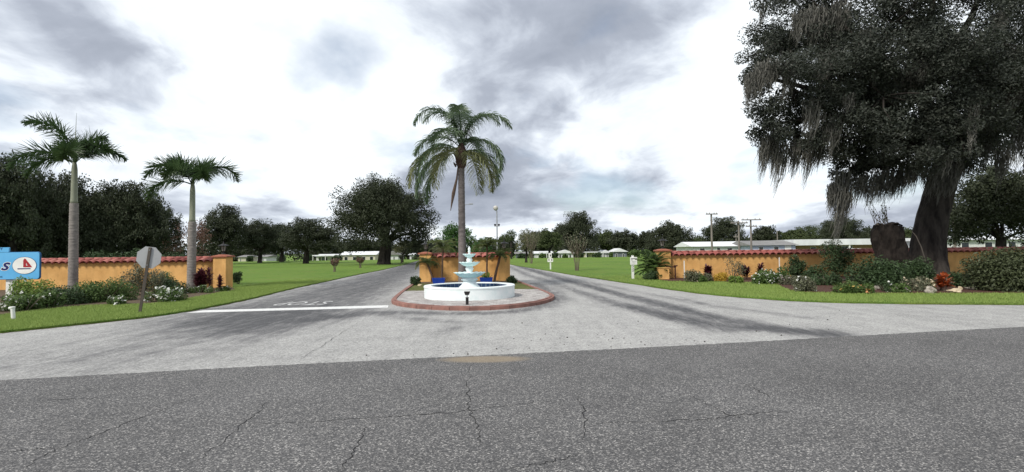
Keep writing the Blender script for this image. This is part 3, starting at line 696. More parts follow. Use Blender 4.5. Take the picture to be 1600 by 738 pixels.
# ------------------------------------------------------------------ palms
def frond_arrays(L, e0, e1, n, leaf, wid, style, seed, bend=1.2):
    r = np.random.default_rng(seed); m = 26; pts = [np.zeros(3)]; angs = []
    for i in range(m):
        t_ = (i / (m - 1)) ** bend; a = R(e0 + (e1 - e0) * t_); angs.append(a)
        pts.append(pts[-1] + np.array([math.cos(a), 0, math.sin(a)]) * L / m)
    pts = np.array(pts); Vs = []
    # rachis as three thin strips
    for i in range(m):
        w0 = .028 * (1 - i / m) + .006; w1 = .028 * (1 - (i + 1) / m) + .006; a, b = pts[i], pts[i + 1]
        for th in (0, math.pi / 2):
            o = np.array([0, math.cos(th), math.sin(th)]); Vs += [a - o * w0, a + o * w0, b + o * w1, b - o * w1]
    st_ = .13 if style != 'pygmy' else .08
    for i in range(n):
        t_ = st_ + (1 - st_) * (i + r.uniform(0, 1)) / n; x = t_ * m; j = min(int(x), m - 1); p = pts[j] + (pts[j + 1] - pts[j]) * (x - j)
        a = angs[j]; tan = np.array([math.cos(a), 0, math.sin(a)]); nor = np.array([-math.sin(a), 0, math.cos(a)])
        env = math.sin(math.pi * min(1, .18 + .80 * t_)) ** .6
        for s in (-1, 1):
            if style == 'foxtail': phi = r.uniform(-1.3, 1.3); fwd_ = .55; dr = .12
            elif style == 'queen': phi = r.uniform(-.5, .6); fwd_ = .45; dr = .95
            else: phi = r.uniform(.0, .35); fwd_ = .5; dr = .35
            d = np.array([0, s, 0]) * math.cos(phi) + nor * math.sin(phi) + tan * fwd_; d /= np.linalg.norm(d)
            l = leaf * env * r.uniform(.75, 1.15); q = p; wv = np.cross(d, tan); wv /= np.linalg.norm(wv) + 1e-9
            ww = wid * r.uniform(.7, 1.2); segs = 3; prev = (q - wv * ww * .4, q + wv * ww * .4)
            for k in range(segs):
                d = d + np.array([0, 0, -dr * (k + .5) / segs]); d /= np.linalg.norm(d); q = q + d * l / segs
                h = ww * (.5, .42, .06)[k]; cur = (q - wv * h, q + wv * h); Vs += [prev[0], prev[1], cur[1], cur[0]]; prev = cur
    return np.array(Vs)
def put_frond(root, z, az, L, e0, e1, n, leaf, wid, style, mat, seed, r0_=0.05, name='frond', ox=0, oy=0, bend=1.2):
    V = frond_arrays(L, e0, e1, n, leaf, wid, style, seed, bend); o = fastmesh(name, V, len(V) // 4, mat, root)
    o.location = (ox + r0_ * math.cos(R(az)), oy + r0_ * math.sin(R(az)), z); o.rotation_euler = (0, 0, R(az)); return o
def ringtrunk(prof, n=18, ring=.13, amp=.012):
    z0, z1 = prof[0][1], prof[-1][1]; P = []; z = z0; k = 0
    zs = [q[1] for q in prof]; rs = [q[0] for q in prof]
    while z < z1:
        r_ = float(np.interp(z, zs, rs)); P.append((r_ + (amp if k % 3 == 0 else 0), z)); z += ring / 3 * random.uniform(.85, 1.15); k += 1
    P.append((rs[-1], z1)); return P
def foxtail(label, px, py, topy, shafty, d, rads, fronds, spear, lean=0):
    p = at(px, py, LAWN_Z); k = p.y / F; zt = (py - topy) * k; zs_ = (py - shafty) * k
    o = thing('foxtail_palm', label, 'palm tree', p)
    MB().lathe(ringtrunk([(rads[0] * 1.12, -.05), (rads[0], .5), (rads[1], zs_ * .6), (rads[2], zs_)]), 18).build('trunk', 'palm_grey', o, True)
    MB().lathe([(rads[2] * .9, zs_ - .02), (rads[3] * 1.1, zs_ + .12), (rads[3] * 1.02, zs_ + .4), (rads[3], (zs_ + zt) / 2), (rads[3] * .92, zt - .2), (rads[3] * .75, zt), (rads[3] * .35, zt + .25), (.04, zt + .4)], 18).build('crownshaft', 'crownshaft', o, True)
    for i, (az, L, e0, e1) in enumerate(fronds):
        put_frond(o, zt + .05 + .02 * i, az, L, e0, e1, 120, .74, .046, 'foxtail', 'foxtail_leaf', 100 + i + int(px))
    MB().tube([(0, 0, zt + .2), (.03, 0, zt + spear * .6), (.06, 0, zt + spear)], [.03, .016, .004], 6).build('spear_leaf', 'crownshaft', o)
    o.rotation_euler = (0, R(lean), 0)
foxtail('taller grey ringed palm with swept fronds beside the blue sign', 114, 457, 258, 318, 26, (.185, .18, .165, .125),
        [(178, 3.6, 84, -14), (190, 3.1, 40, -64), (-12, 2.3, 62, -48), (-62, 2.1, 52, -72), (28, 2.2, 56, -52), (120, 2.2, 66, -30), (200, 2.2, 20, -80), (5, 1.9, 80, -10)], 2.45)
foxtail('shorter grey ringed palm with arching fronds beside the dark cordylines', 299, 452, 291, 347, 26, (.195, .185, .17, .125),
        [(180, 3.0, 68, -62), (2, 2.8, 66, -70), (208, 2.3, 22, -82), (-105, 1.8, 60, -60), (85, 2.2, 74, -30), (-40, 1.8, 58, -62), (165, 1.9, 78, -15)], 1.5, 0.4)
QP = at(722.5, 449, ISL_Z - .03); qk = QP.y / F
qp = thing('queen_palm', 'tall palm with long drooping feathery fronds behind the fountain', 'palm tree', QP)
zt = (449 - 262) * qk
MB().lathe(ringtrunk([(.205, -.05), (.18, .5), (.158, zt * .5), (.145, zt)], ring=.2, amp=.008), 18).build('trunk', 'palm_brown', qp, True)
bt = MB().lathe([(.145, zt - .05), (.21, zt + .12), (.27, zt + .45), (.27, zt + .75), (.18, zt + .95), (.08, zt + 1.15)], 14, lambda k, r, z, a: (r * (1 + .12 * math.sin(5 * a + k * 1.7)), z)).build('leaf_bases', 'boot', qp)
for i in range(16):
    a = random.uniform(0, 6.28); z = zt + random.uniform(.05, .7); r_ = .24
    MB().tube([(r_ * math.cos(a), r_ * math.sin(a), z), ((r_ + .12) * math.cos(a), (r_ + .12) * math.sin(a), z + .16)], [.05, .015], 5).build('boot', 'boot', bt)
qf = [(180, 3.7, 92, -78, 1.5), (168, 2.7, 52, -66, 1.0), (150, 3.4, 88, -50, 1.5), (205, 3.5, 30, -90, .8), (188, 3.3, 16, -92, .7), (225, 3.4, 36, -90, .8), (245, 3.2, 14, -90, .8), (172, 3.1, 4, -92, .6),
      (2, 3.4, 84, -66, 1.35), (-8, 2.9, 46, -108, .9), (16, 2.7, 30, -100, .8), (-35, 2.9, 10, -92, .7), (-60, 3.0, 0, -88, .7), (40, 3.3, 86, -45, 1.4), (95, 3.4, 92, -40, 1.5), (70, 2.6, 60, -80, 1.0), (-90, 3.0, 92, -60, 1.5), (-120, 2.6, 66, -84, 1.0)]
for i, (az, L, e0, e1, bn) in enumerate(qf):
    put_frond(qp, zt + .72 + (.25 if e0 > 45 else 0), az, L, e0, e1, 108, .80, .033, 'queen', 'queen_old' if i in (3, 6, 12, 11) else 'queen_leaf', 300 + i, .1, bend=bn)
MB().tube([(-.15, -.05, zt + .1), (-.2, -.06, zt - .5), (-.36, -.08, zt - 1.2), (-.50, -.1, zt - 2.0)], [.02, .05, .085, .01], 7, .15).build('dead_frond', 'dead_frond', qp)
def pygmy(label, px, py, tx, ty, nf, L, seed, rad=.05, Yo=0):
    p = at(px, py, ISL_Z - .03); k = p.y / F; dx = (tx - px) * k; h = (py - ty) * k
    o = thing('pygmy_palm', label, 'palm tree', p)
    pts = [(dx * (t_ ** 1.25) , 0, -.05 + (h + .05) * t_) for t_ in np.linspace(0, 1, 9)]
    MB().tube(pts, list(np.linspace(rad * 1.25, rad, 9)), 9, .12).build('trunk', 'thin_trunk', o)
    rr = random.Random(seed)
    for i in range(nf):
        az = 360 * i / nf + rr.uniform(-12, 12); e0 = rr.choice([75, 55, 35, 20, 60]); put_frond(o, h, az, L * rr.uniform(.85, 1.1), e0, e0 - rr.uniform(85, 115), 34, .24, .02, 'pygmy', 'pygmy_leaf', seed * 50 + i, .02, ox=dx)
pygmy('small palm leaning towards the island pillar beside the left planter', 678, 441, 667.5, 411, 17, .78, 1)
pygmy('slender straight palm rising past the wall coping behind the blue planter', 690.5, 441, 692.5, 388, 18, 1.15, 2, .045)
pygmy('slender palm rising past the coping behind the potted plant', 761, 441, 761.5, 386, 17, 1.05, 3, .04)
pygmy('small palm leaning over the island pillar beside the potted plant', 772, 441, 782, 401, 18, .85, 4, .06)
def planter(label, px, py, plant):
    p = at(px, py, ISL_Z - .035); o = thing('planter', label, 'planter', p)
    def ring(w_, d_, z): return [(-w_, -d_, z), (w_, -d_, z), (w_, d_, z), (-w_, d_, z)]
    v = ring(.27, .17, 0) + ring(.33, .22, .32) + ring(.30, .19, .32) + ring(.28, .175, .24)
    MB().add(v, [(3, 2, 1, 0)] + [(k * 4 + i, k * 4 + (i + 1) % 4, k * 4 + 4 + (i + 1) % 4, k * 4 + 4 + i) for k in range(3) for i in range(4)]).build('pot', 'blue_glaze', o)
    MB().box(-.275, .275, -.17, .17, .20, .25).build('earth', 'soil', o)
    if plant:
        V = []
        for i in range(46):
            a = random.uniform(0, 6.28); e = random.uniform(.5, 1.45); L = random.uniform(.3, .55); d = np.array([math.cos(a) * math.cos(e), math.sin(a) * math.cos(e), math.sin(e)])
            s_ = np.array([-math.sin(a), math.cos(a), 0]) * .028; b0 = np.array([random.uniform(-.18, .18), random.uniform(-.1, .1), .24]); m_ = b0 + d * L * .55; tp_ = b0 + d * L + np.array([0, 0, -.1])
            V += [b0 - s_ * .4, b0 + s_ * .4, m_ + s_, m_ - s_, m_ - s_, m_ + s_, tp_ + s_ * .08, tp_ - s_ * .08]
        fastmesh('plant', np.array(V), len(V) // 4, 'shrub_bright', o)
    else:
        V = leafquads(ballpts((0, 0, .27), .2, 60, .2, .35), .07, .03); fastmesh('plant', V, len(V) // 4, 'shrub_mid', o)
planter('blue glazed planter with little growing in it before the island wall', 686, 444.5, False)
planter('blue glazed planter holding a leafy green plant before the island wall', 760, 443.5, True)

# ------------------------------------------------------------------ bushes and flowers
def shrub(name, label, px, py, wpx, hpx, mat, leaf=.07, dens=1.0, flowers=None, cat='shrub', depth=.7, z=LAWN_Z, lumps=9, stems=True, up_=.45, group=None):
    p = at(px, py, z); k = p.y / F; rx, h = wpx * k / 2, hpx * k; ry = min(rx, max(.25, rx * depth)); p.y += ry * .8; p.x *= p.y / (p.y - ry * .8)
    k2 = p.y / F; rx = wpx * k2 / 2 * 1.06; h *= 1.22; o = thing(name, label, cat, p, 0, group); pts = []
    for i in range(lumps):
        a = RNG.uniform(0, 6.28); q = math.sqrt(RNG.uniform(0, 1)) * .72; lr = min(rx, h) * RNG.uniform(.30, .48)
        cx, cy = q * rx * math.cos(a), q * ry * math.sin(a); top = h * (1 - .55 * q * q) * RNG.uniform(.78, 1.05)
        cz = max(lr * .6, top - lr)
        n = int(dens * 55 * (lr / leaf) ** 1.7 / 3) + 40
        pts.append(ballpts((cx, cy, cz), lr, n, .4)); m_ = max(8, int(n * .7)); low = ballpts((cx * .95, cy * .95, cz * .5), lr, m_, .3); pts.append(low)
    P = np.concatenate(pts); P[:, 2] = np.abs(P[:, 2] - .02) + .02; outv = norm(P * np.array([1 / rx, 1 / ry, 1 / h]))
    V = leafquads(P, leaf, leaf * .5, up_, outv * .6); fastmesh('foliage', V, len(V) // 4, mat, o)
    if stems:
        mb = MB()
        for i in range(6):
            a = random.uniform(0, 6.28); mb.tube([(.04 * math.cos(a), .04 * math.sin(a), -.06), (rx * .5 * math.cos(a), ry * .5 * math.sin(a), h * .65)], [.018, .006], 5)
        mb.build('stems', 'bark_light', o)
    if flowers:
        fm, nf, fs = flowers; s_ = P[(outv[:, 2] > .35) | (P[:, 1] < -ry * .3)]; s_ = s_[RNG.permutation(len(s_))[:nf]] * np.array([1.05, 1.08, 1.05])
        Vf = np.concatenate([leafquads(s_ + RNG.normal(size=s_.shape) * fs * .25, fs, fs * .8, .6, np.tile([0, -.6, .6], (len(s_), 1))) for _ in range(3)])
        fastmesh('flowers', Vf, len(Vf) // 4, fm, o)['kind'] = 'stuff'
    return o
# mulch beds
lb = smoothline([at(*p) for p in [(-60, 506), (0, 496), (60, 488), (130, 481), (180, 479), (240, 477), (290, 470), (335, 461), (368, 455)]], 5)
flatpoly('mulch_bed', lb + [Vector((LP.x + .5, LP.y + .0, 0)), Vector((-36, LP.y, 0)), Vector((-36, lb[0].y, 0))], LAWN_Z + .03, 'soil', .06)
rb = smoothline([at(*p) for p in [(1030, 439), (1048, 441.5), (1090, 441), (1150, 443), (1205, 444), (1232, 455), (1260, 459), (1310, 460), (1380, 461), (1450, 461), (1530, 461), (1600, 461), (1700, 461)]], 5)
flatpoly('mulch_bed', rb + [Vector((33, RP.y - .11, 0)), Vector((RP.x - .5, RP.y - .11, 0))], LAWN_Z + .03, 'mulch', .06)
ib = [Vector((cx0 - .5, CY + .2, 0)), Vector((cx0 - .3, CY - 1.1, 0)), Vector((cx0 + 1.2, CY - 1.9, 0)), Vector((cx1 - 1.2, CY - 1.9, 0)), Vector((cx1 + .2, CY - 1.0, 0)), Vector((cx1 + .4, CY + .2, 0))]
flatpoly('mulch_bed', ib, ISL_Z - .035 + .02, 'soil', .04)
LZ = LAWN_Z + .02
S_ = shrub
S_('flowering_shrub', 'loose bush dotted with white flowers at the foot of the blue sign', 38, 488, 90, 28, 'shrub_mid', .08, 1, ('petal_white', 60, .07), z=LZ)
S_('shrub', 'yellow green bush growing up against the blue sign post', 52, 470, 66, 34, 'shrub_bright', .09, .9, ('petal_white', 16, .06), z=LZ)
S_('shrub', 'wide rounded green shrub in front of the dark red ti plants', 162, 474, 110, 34, 'shrub_mid', .07, 1.2, z=LZ, lumps=14)
S_('shrub', 'dark green shrub in front of the taller grey palm trunk', 100, 478, 74, 28, 'shrub_dark', .08, 1.1, z=LZ)
S_('shrub', 'tall twiggy grey green bush behind the stop sign', 224, 463, 62, 46, 'shrub_grey', .07, .75, z=LZ, lumps=12)
S_('shrub', 'dark leafy bush between the stop sign and shorter palm', 266, 461, 52, 22, 'shrub_dark', .08, 1, z=LZ)
S_('flowering_shrub', 'small low mound of white flowers left of the stop sign post', 184, 477, 44, 15, 'shrub_mid', .07, 1, ('petal_white', 45, .075), z=LZ)
S_('flowering_shrub', 'broad low mound thick with white flowers beside the stop sign', 258, 473, 68, 22, 'shrub_mid', .07, 1.2, ('petal_white', 150, .08), z=LZ, lumps=12)
S_('flowering_shrub', 'sparse low white flowers under the dark cordylines', 313, 459, 50, 12, 'shrub_mid', .07, 1, ('petal_white', 22, .07), z=LZ)
S_('flowering_shrub', 'sparse low white flowers at the foot of the lantern pillar', 353, 456, 34, 8, 'shrub_mid', .06, 1, ('petal_white', 22, .07), z=LZ)
S_('shrub', 'dark round bush just behind the lantern pillar corner', 372, 444, 18, 17, 'shrub_dark', .08, 1)
S_('shrub', 'dark leafy bush at the island corner near the leaning palm', 649, 446, 19, 14, 'shrub_dark', .08, 1.1, z=ISL_Z - .04, depth=.5)
S_('shrub', 'dark leafy bush at the island corner near the right hand lane', 799, 443.5, 18, 11, 'shrub_dark', .08, 1.1, z=ISL_Z - .04, depth=.5)
def blades(name, label, px, py, wpx, hpx, mat, n, wid=.05, stems=3, cat='plant', z=LZ, droop=.2):
    p = at(px, py, z); k = p.y / F; h = hpx * k; w2 = wpx * k / 2; o = thing(name, label, cat, p); V = []; mb = MB()
    for s_ in range(stems):
        bx = RNG.uniform(-.6, .6) * w2 if stems > 1 else 0; by = RNG.uniform(-.15, .15); sh = h * RNG.uniform(.55, .8)
        mb.tube([(bx * .5, by, -.06), (bx, by, sh)], [.022, .014], 5)
        for i in range(int(n * 1.7)):
            a = RNG.uniform(0, 6.28); e = RNG.uniform(.1, 1.35); L = h * RNG.uniform(.30, .46); z0 = sh * RNG.uniform(.2, 1.0)
            d = np.array([math.cos(a) * math.cos(e), math.sin(a) * math.cos(e), math.sin(e)]); sd_ = np.array([-math.sin(a), math.cos(a), 0]) * wid * .5
            b0 = np.array([bx, by, z0]); m_ = b0 + d * L * .55; tp_ = b0 + d * L + np.array([0, 0, -droop * L])
            V += [b0 - sd_ * .4, b0 + sd_ * .4, m_ + sd_, m_ - sd_, m_ - sd_, m_ + sd_, tp_ + sd_ * .1, tp_ - sd_ * .1]
    mb.build('stems', 'bark_light', o); fastmesh('foliage', np.array(V), len(V) // 4, mat, o); return o
blades('ti_plant', 'wide clump of dark red ti plants against the wall by the taller palm', 150, 448, 36, 34, 'ti_red', 34, .09, 5)
blades('ti_plant', 'single thin dark red ti plant between palm and grey bush', 184, 447, 11, 34, 'ti_red', 30, .08, 1)
blades('cordyline', 'thick dark purple cordyline clump beside the shorter palm', 314, 455, 30, 36, 'ti_red', 60, .10, 5)
blades('cordyline', 'narrow dark cordyline spike between clump and pillar', 328, 453, 12, 34, 'ti_red', 50, .07, 1)
blades('cordyline', 'small dark cordyline in front of the lantern pillar', 346, 455.5, 15, 25, 'ti_red', 60, .07, 1)
# sago-like plant by the right pillar
p = at(1021, 436, LAWN_Z)
o = thing('sago_palm', 'bushy dark green palm plant crowding the lantern pillar', 'palm', p)
MB().tube([(0, 0, -.06), (.02, 0, .9)], [.14, .11], 10, .1).build('trunk', 'boot', o)
for i in range(44):
    put_frond(o, .45 + .45 * (i / 44), 360 * i * .381 % 360, random.uniform(.85, 1.2), 5 + 75 * i / 44, -50 + 70 * i / 44, 34, .27, .034, 'pygmy', 'shrub_mid', 700 + i, .06)
S_('shrub', 'low green tuft at the foot of the bushy palm plant', 1016, 438, 26, 14, 'shrub_dark', .08, 1)
S_('flowering_shrub', 'small variegated bush beside the iron frame and white stake', 1080, 441, 34, 18, 'shrub_grey', .08, 1, ('petal_cream', 16, .06), z=LZ)
S_('flowering_shrub', 'pale leafy bush under the dark red plant by the wall', 1104, 440, 30, 12, 'shrub_grey', .08, 1, ('petal_white', 8, .06), z=LZ)
blades('ti_plant', 'dark red leafy plant by the wall next to the yellow bush', 1102, 437, 22, 24, 'ti_red', 40, .1, 3)
S_('shrub', 'low golden yellow bush by the ochre wall', 1128, 440, 24, 13, 'yellow_leaf', .08, 1, z=LZ)
S_('shrub', 'low bright lime green plant beside the yellow bush', 1150, 443, 38, 11, 'shrub_bright', .09, 1, z=LZ)
S_('sapling', 'open twiggy pale sapling standing against the ochre wall', 1146, 438, 38, 34, 'shrub_grey', .07, .3, z=LZ, lumps=8)
blades('ti_plant', 'dark red plant behind the white flowers, beside the pale sapling', 1167, 437, 15, 27, 'ti_red', 40, .09, 2)
blades('ti_plant', 'dark red plant behind the white flowers, next to the white stake', 1191, 437, 16, 28, 'ti_red', 40, .09, 2)
S_('flowering_shrub', 'long bank of white flowering plants along the ochre wall', 1190, 444, 62, 20, 'shrub_mid', .09, 1.1, ('petal_white', 110, .075), z=LZ, lumps=14)
S_('flowering_shrub', 'small mixed flowering bush below the round dark bush', 1232, 446, 34, 14, 'shrub_grey', .08, 1, ('petal_pink', 26, .06), z=LZ)
S_('shrub', 'round dark green bush standing against the ochre wall', 1246, 441, 38, 36, 'shrub_dark', .09, 1.2, z=LZ, lumps=12)
S_('flowering_shrub', 'grey green clump with white flowers jutting onto the grass', 1254, 456, 46, 22, 'shrub_grey', .08, 1, ('petal_white', 34, .075), z=LZ)
S_('small_tree', 'dark bushy small tree reaching above the tile coping', 1306, 440, 52, 56, 'shrub_dark', .09, 1.1, z=LZ, lumps=14)
S_('shrub', 'low dark green bush between the grey clump and small tree', 1292, 447, 60, 18, 'shrub_dark', .09, 1.1, z=LZ)
S_('flowering_shrub', 'low bush with yellow and peach flowers at the mulch edge', 1328, 459, 52, 18, 'shrub_mid', .08, 1.1, ('petal_yellow', 24, .085), z=LZ)
S_('shrub', 'large dark green shrub mass around the cut oak stub', 1372, 453, 100, 46, 'shrub_dark', .10, 1.2, z=LZ, lumps=18)
S_('shrub', 'dark shrub mass covering the foot of the oak trunk', 1434, 450, 74, 40, 'shrub_dark', .10, 1.2, z=LZ, lumps=14)
S_('flowering_shrub', 'low leafy bush with a few white flowers behind the grey rock', 1386, 457, 44, 14, 'shrub_dark', .08, 1, ('petal_white', 12, .07), z=LZ)
S_('flowering_shrub', 'bush topped with cream and yellow flowers below the bare pole', 1436, 456, 46, 22, 'shrub_grey', .08, 1, ('petal_cream', 48, .10), z=LZ)
S_('flowering_shrub', 'small amber flowered bush at the foot of the bare pole', 1453, 452, 18, 13, 'shrub_mid', .08, 1, ('petal_yellow', 16, .08), z=LZ)
blades('croton', 'bright orange red croton on the mulch beside the bare pole', 1474, 455, 30, 30, 'croton', 20, .09, 5)
S_('shrub', 'small black green bush between croton and big hedge', 1498, 449, 44, 22, 'shrub_dark', .09, 1, z=LZ)
S_('shrub', 'tall loose green shrub behind the white flowers by the stop sign', 250, 458, 40, 30, 'shrub_mid', .08, .8, z=LZ)
S_('shrub', 'leafy green mound between the dark shrub and the sign bush', 78, 482, 44, 26, 'shrub_mid', .08, 1.1, ('petal_white', 10, .06), z=LZ)
S_('flowering_shrub', 'pinkish flowered low plants between rock and cream flowers', 1408, 458, 34, 13, 'shrub_mid', .08, 1, ('petal_pink', 22, .07), z=LZ)
S_('flowering_shrub', 'peach flowered low plants in front of the small dark tree', 1352, 459, 30, 15, 'shrub_mid', .08, 1, ('petal_peach', 16, .09), z=LZ)
S_('shrub', 'dark leafy plant between the white flower bank and round bush', 1222, 442, 26, 22, 'shrub_mid', .08, 1, z=LZ)
S_('shrub', 'low green plant between the variegated bush and pale bush', 1092, 441, 22, 12, 'shrub_mid', .08, 1, z=LZ)
S_('shrub', 'tall dark shrub behind the round bush joining the small tree', 1276, 443, 34, 24, 'shrub_dark', .09, 1, z=LZ)
S_('hedge', 'big spreading olive green hedge shrub on the mulch', 1572, 457, 124, 62, 'hedge_olive', .10, 1.25, cat='hedge', z=LZ, lumps=26)
S_('hedge', 'further olive hedge shrub rising over the tile coping', 1650, 452, 110, 66, 'hedge_olive', .11, 1.1, cat='hedge', z=LZ, lumps=18)
def rock(label, px, py, wpx, hpx, mat, seed, z=LZ):
    p = at(px, py, z); k = p.y / F; bm = bmesh.new(); bmesh.ops.create_icosphere(bm, subdivisions=3, radius=1); rr = random.Random(seed)
    ph = [rr.uniform(0, 6) for _ in range(6)]
    for v in bm.verts:
        c = v.co; f = 1 + .22 * math.sin(2.3 * c.x + ph[0]) * math.cos(2.9 * c.y + ph[1]) + .14 * math.sin(5 * c.z + ph[2] + 3 * c.x) + .08 * math.sin(9 * c.x + ph[3]) * math.sin(8 * c.y + ph[4]) + rr.uniform(-.04, .04)
        v.co = Vector((c.x * f * wpx * k / 2, c.y * f * wpx * k * .35, (c.z * f + .45) * hpx * k * .62))
    me = bpy.data.meshes.new('rock'); bm.to_mesh(me); bm.free(); me.materials.append(MATS[mat]); o = link(bpy.data.objects.new('rock', me)); o.location = p
    tag(o, label, 'rock')
rock('rough grey boulder at the mulch edge below the cream flowers', 1453.5, 458, 18, 11, 'rock', 1)
rock('grey pink rock beside the yellow and peach flowers', 1367, 453, 16, 8, 'rock', 2)
rock('rounded grey rock among the low bushes behind the boulder', 1399, 447, 13, 8, 'rock', 3)
rock('flat pale tan rock lying on the red brown mulch', 1491, 457, 20, 6, 'rock_pale', 4)
rock('small knobbly pale stone resting on the mulch by the flat rock', 1500, 454, 6, 7, 'rock_pale', 5)
rock('low whitish rock near the short leaning stake', 1519, 453, 18, 6, 'rock', 6)
rock('small pale stone by the island corner bush', 656, 447, 7, 3, 'rock_pale', 7, ISL_Z - .04)
# thin bare pole leaning in front of the oak
p = at(1456, 447, LZ); k = p.y / F
o = thing('bare_pole', 'thin bent bare pole leaning in front of the oak trunk', 'pole', p)
MB().tube([(0, 0, -.1), (-.15, .05, .9), (-.3, .1, 1.6), (-.45, .15, 2.05), (-.62, .2, 2.3)], [.022, .021, .02, .017, .008], 8).build('shaft', 'post_brown', o)

# ------------------------------------------------------------------ the great live oak
OB = at(1446, 438.5, LZ); OD = OB.y
oak = thing('live_oak', 'huge dark live oak hung with grey moss over the right wall', 'tree', OB)
def ol(px, py, Y): q = atd(px, py, Y); return np.array(q - OB)
tp = [ol(1444, 438.5, OD), ol(1446, 422, OD), ol(1449, 400, OD), ol(1452, 370, OD), ol(1458, 335, OD), ol(1467, 300, OD + .1), ol(1477, 268, OD + .2), ol(1484, 235, OD + .3)]
tp[0][2] = -.1
def flare(k, th): return 1 + (.30, .16, .07, .03, .02, 0, 0, 0)[min(k, 7)] * math.sin(4 * th + .6) + .035 * math.sin(9 * th + k) + .02 * math.sin(17 * th + 2 * k)
trunk = MB(); tr = [1.05, .86, .72, .64, .60, .57, .54, .50]
kk = OD / 23.7
fine = []; fr = []
for i in range(len(tp) - 1):
    for j in range(4): fine.append(tp[i] * (1 - j / 4) + tp[i + 1] * (j / 4)); fr.append((tr[i] * (1 - j / 4) + tr[i + 1] * j / 4) * kk)
fine.append(tp[-1]); fr.append(tr[-1] * kk)
trunk.tube(fine, fr, 36, .015, lambda k, th: flare(k / 4 if k < 28 else 7, th) if False else 1 + max(0, .3 - k * .03) * math.sin(4 * th + .6) + .035 * math.sin(9 * th + k * .2) + .025 * math.sin(17 * th + k * .35))
top = tp[-1]
LOBES = [(1208, 72, 22.5, 1.25), (1184, 118, 23, 1.0), (1196, 196, 22.5, 1.15), (1240, 50, 24, 1.7), (1240, 140, 22, 1.8), (1246, 215, 24, 1.2), (1300, 20, 22, 2.1), (1300, 110, 21, 2.2), (1310, 190, 22, 1.8),
         (1340, 238, 23.5, 1.3), (1326, 272, 23.5, .8), (1375, 55, 21, 2.4), (1380, 150, 20.5, 2.2), (1385, 222, 22, 1.6), (1376, 262, 23, .8), (1432, 228, 21, 1.35), (1450, 40, 20.5, 2.4), (1465, 125, 20.5, 2.4), (1478, 200, 20.8, 1.7), (1520, 225, 21.5, 1.2),
         (1540, 60, 20.5, 2.4), (1548, 145, 21, 2.2), (1560, 200, 24, 1.4), (1605, 90, 22, 2.4), (1625, 165, 24, 1.8), (1660, 100, 22, 2.5), (1710, 190, 24, 1.8),
         (1290, 70, 27, 2.3), (1340, 150, 27, 2.0), (1400, 90, 28, 2.6), (1500, 100, 28, 2.6), (1470, 190, 27, 1.8), (1580, 110, 28, 2.6), (1660, 180, 28, 2.2),
         (1262, -30, 23, 1.9), (1350, -60, 23, 2.8), (1450, -80, 23, 3.0), (1550, -60, 23, 3.0), (1650, -20, 23, 2.6), (1740, 60, 24, 2.5)]
allP = []; allO = []
mids = [top + (ol(px, py, 23.5) - top) * .42 + np.array([0, 0, -.2]) for px, py in ((1290, 120), (1350, 200), (1380, 20), (1480, 60), (1570, 120), (1640, 150))]
for mI in mids:
    q1 = top + (mI - top) * .5 + np.array([RNG.uniform(-.3, .3), RNG.uniform(-.3, .3), .2]); trunk.tube([top + np.array([0, 0, -.4]), q1, mI], [.46, .36, .27], 10, .06)
tips = []
for (px, py, Y, r_) in LOBES:
    c = ol(px, py, Y * OD / 23.7); mI = min(mids, key=lambda q: np.linalg.norm(q - c)); q1 = mI + (c - mI) * .55 + RNG.normal(size=3) * .3
    trunk.tube([mI, q1, c], [.20, .13, .06], 7, .08)
    ncl = int(9 + 7 * r_)
    for i in range(ncl):
        d = norm(RNG.normal(size=(1, 3)))[0]; cc = c + d * r_ * RNG.uniform(.45, 1.15) * np.array([1, 1, .78]); cr = r_ * RNG.uniform(.17, .36) + .12
        if i % 2 == 0: trunk.tube([c, (c + cc) / 2 + RNG.normal(size=3) * .1, cc], [.05, .03, .012], 5)
        n = int(620 * cr ** 1.7 + 90); pp = ballpts(cc, cr, n, .25, .75); allP.append(pp); allO.append(np.tile(d, (n, 1)))
        tips.append((cc, cr))
trunk.build('trunk', 'bark', oak, True)
P = np.concatenate(allP); V = leafquads(P, .125, .055, .35, np.concatenate(allO) * .4); fastmesh('crown', V, len(V) // 4, 'oak_leaf', oak)
def moss(top_, L, width, n, lean=-.22, par=oak):
    Vs = []
    n = int(n)
    for i in range(n):
        a = RNG.uniform(0, 6.28); q = RNG.uniform(0, 1) ** .6; b = np.array([math.cos(a) * width * q, math.sin(a) * width * q, RNG.uniform(-.45 * L, .12)]) + top_
        l = L * (1 - .45 * q) * RNG.uniform(.3, .95); m_ = 5; prev = None; w0 = RNG.uniform(.012, .030); an = RNG.uniform(0, 6.28); s_ = np.array([math.cos(an), math.sin(an), 0]); cur = b.copy(); conv = -(b - top_) * RNG.uniform(-.1, .7)
        for k in range(m_ + 1):
            t_ = k / m_; pt = b + np.array([lean * l * t_ ** 1.8, 0, -l * t_]) + np.array([conv[0], conv[1], 0]) * t_ + RNG.normal(size=3) * .03
            wd = w0 * (1 - .85 * t_); e = (pt - s_ * wd, pt + s_ * wd)
            if prev is not None: Vs += [prev[0], prev[1], e[1], e[0]]
            prev = e
    o = fastmesh('spanish_moss', np.array(Vs), len(Vs) // 4, 'moss', par); o['kind'] = 'stuff'; return o
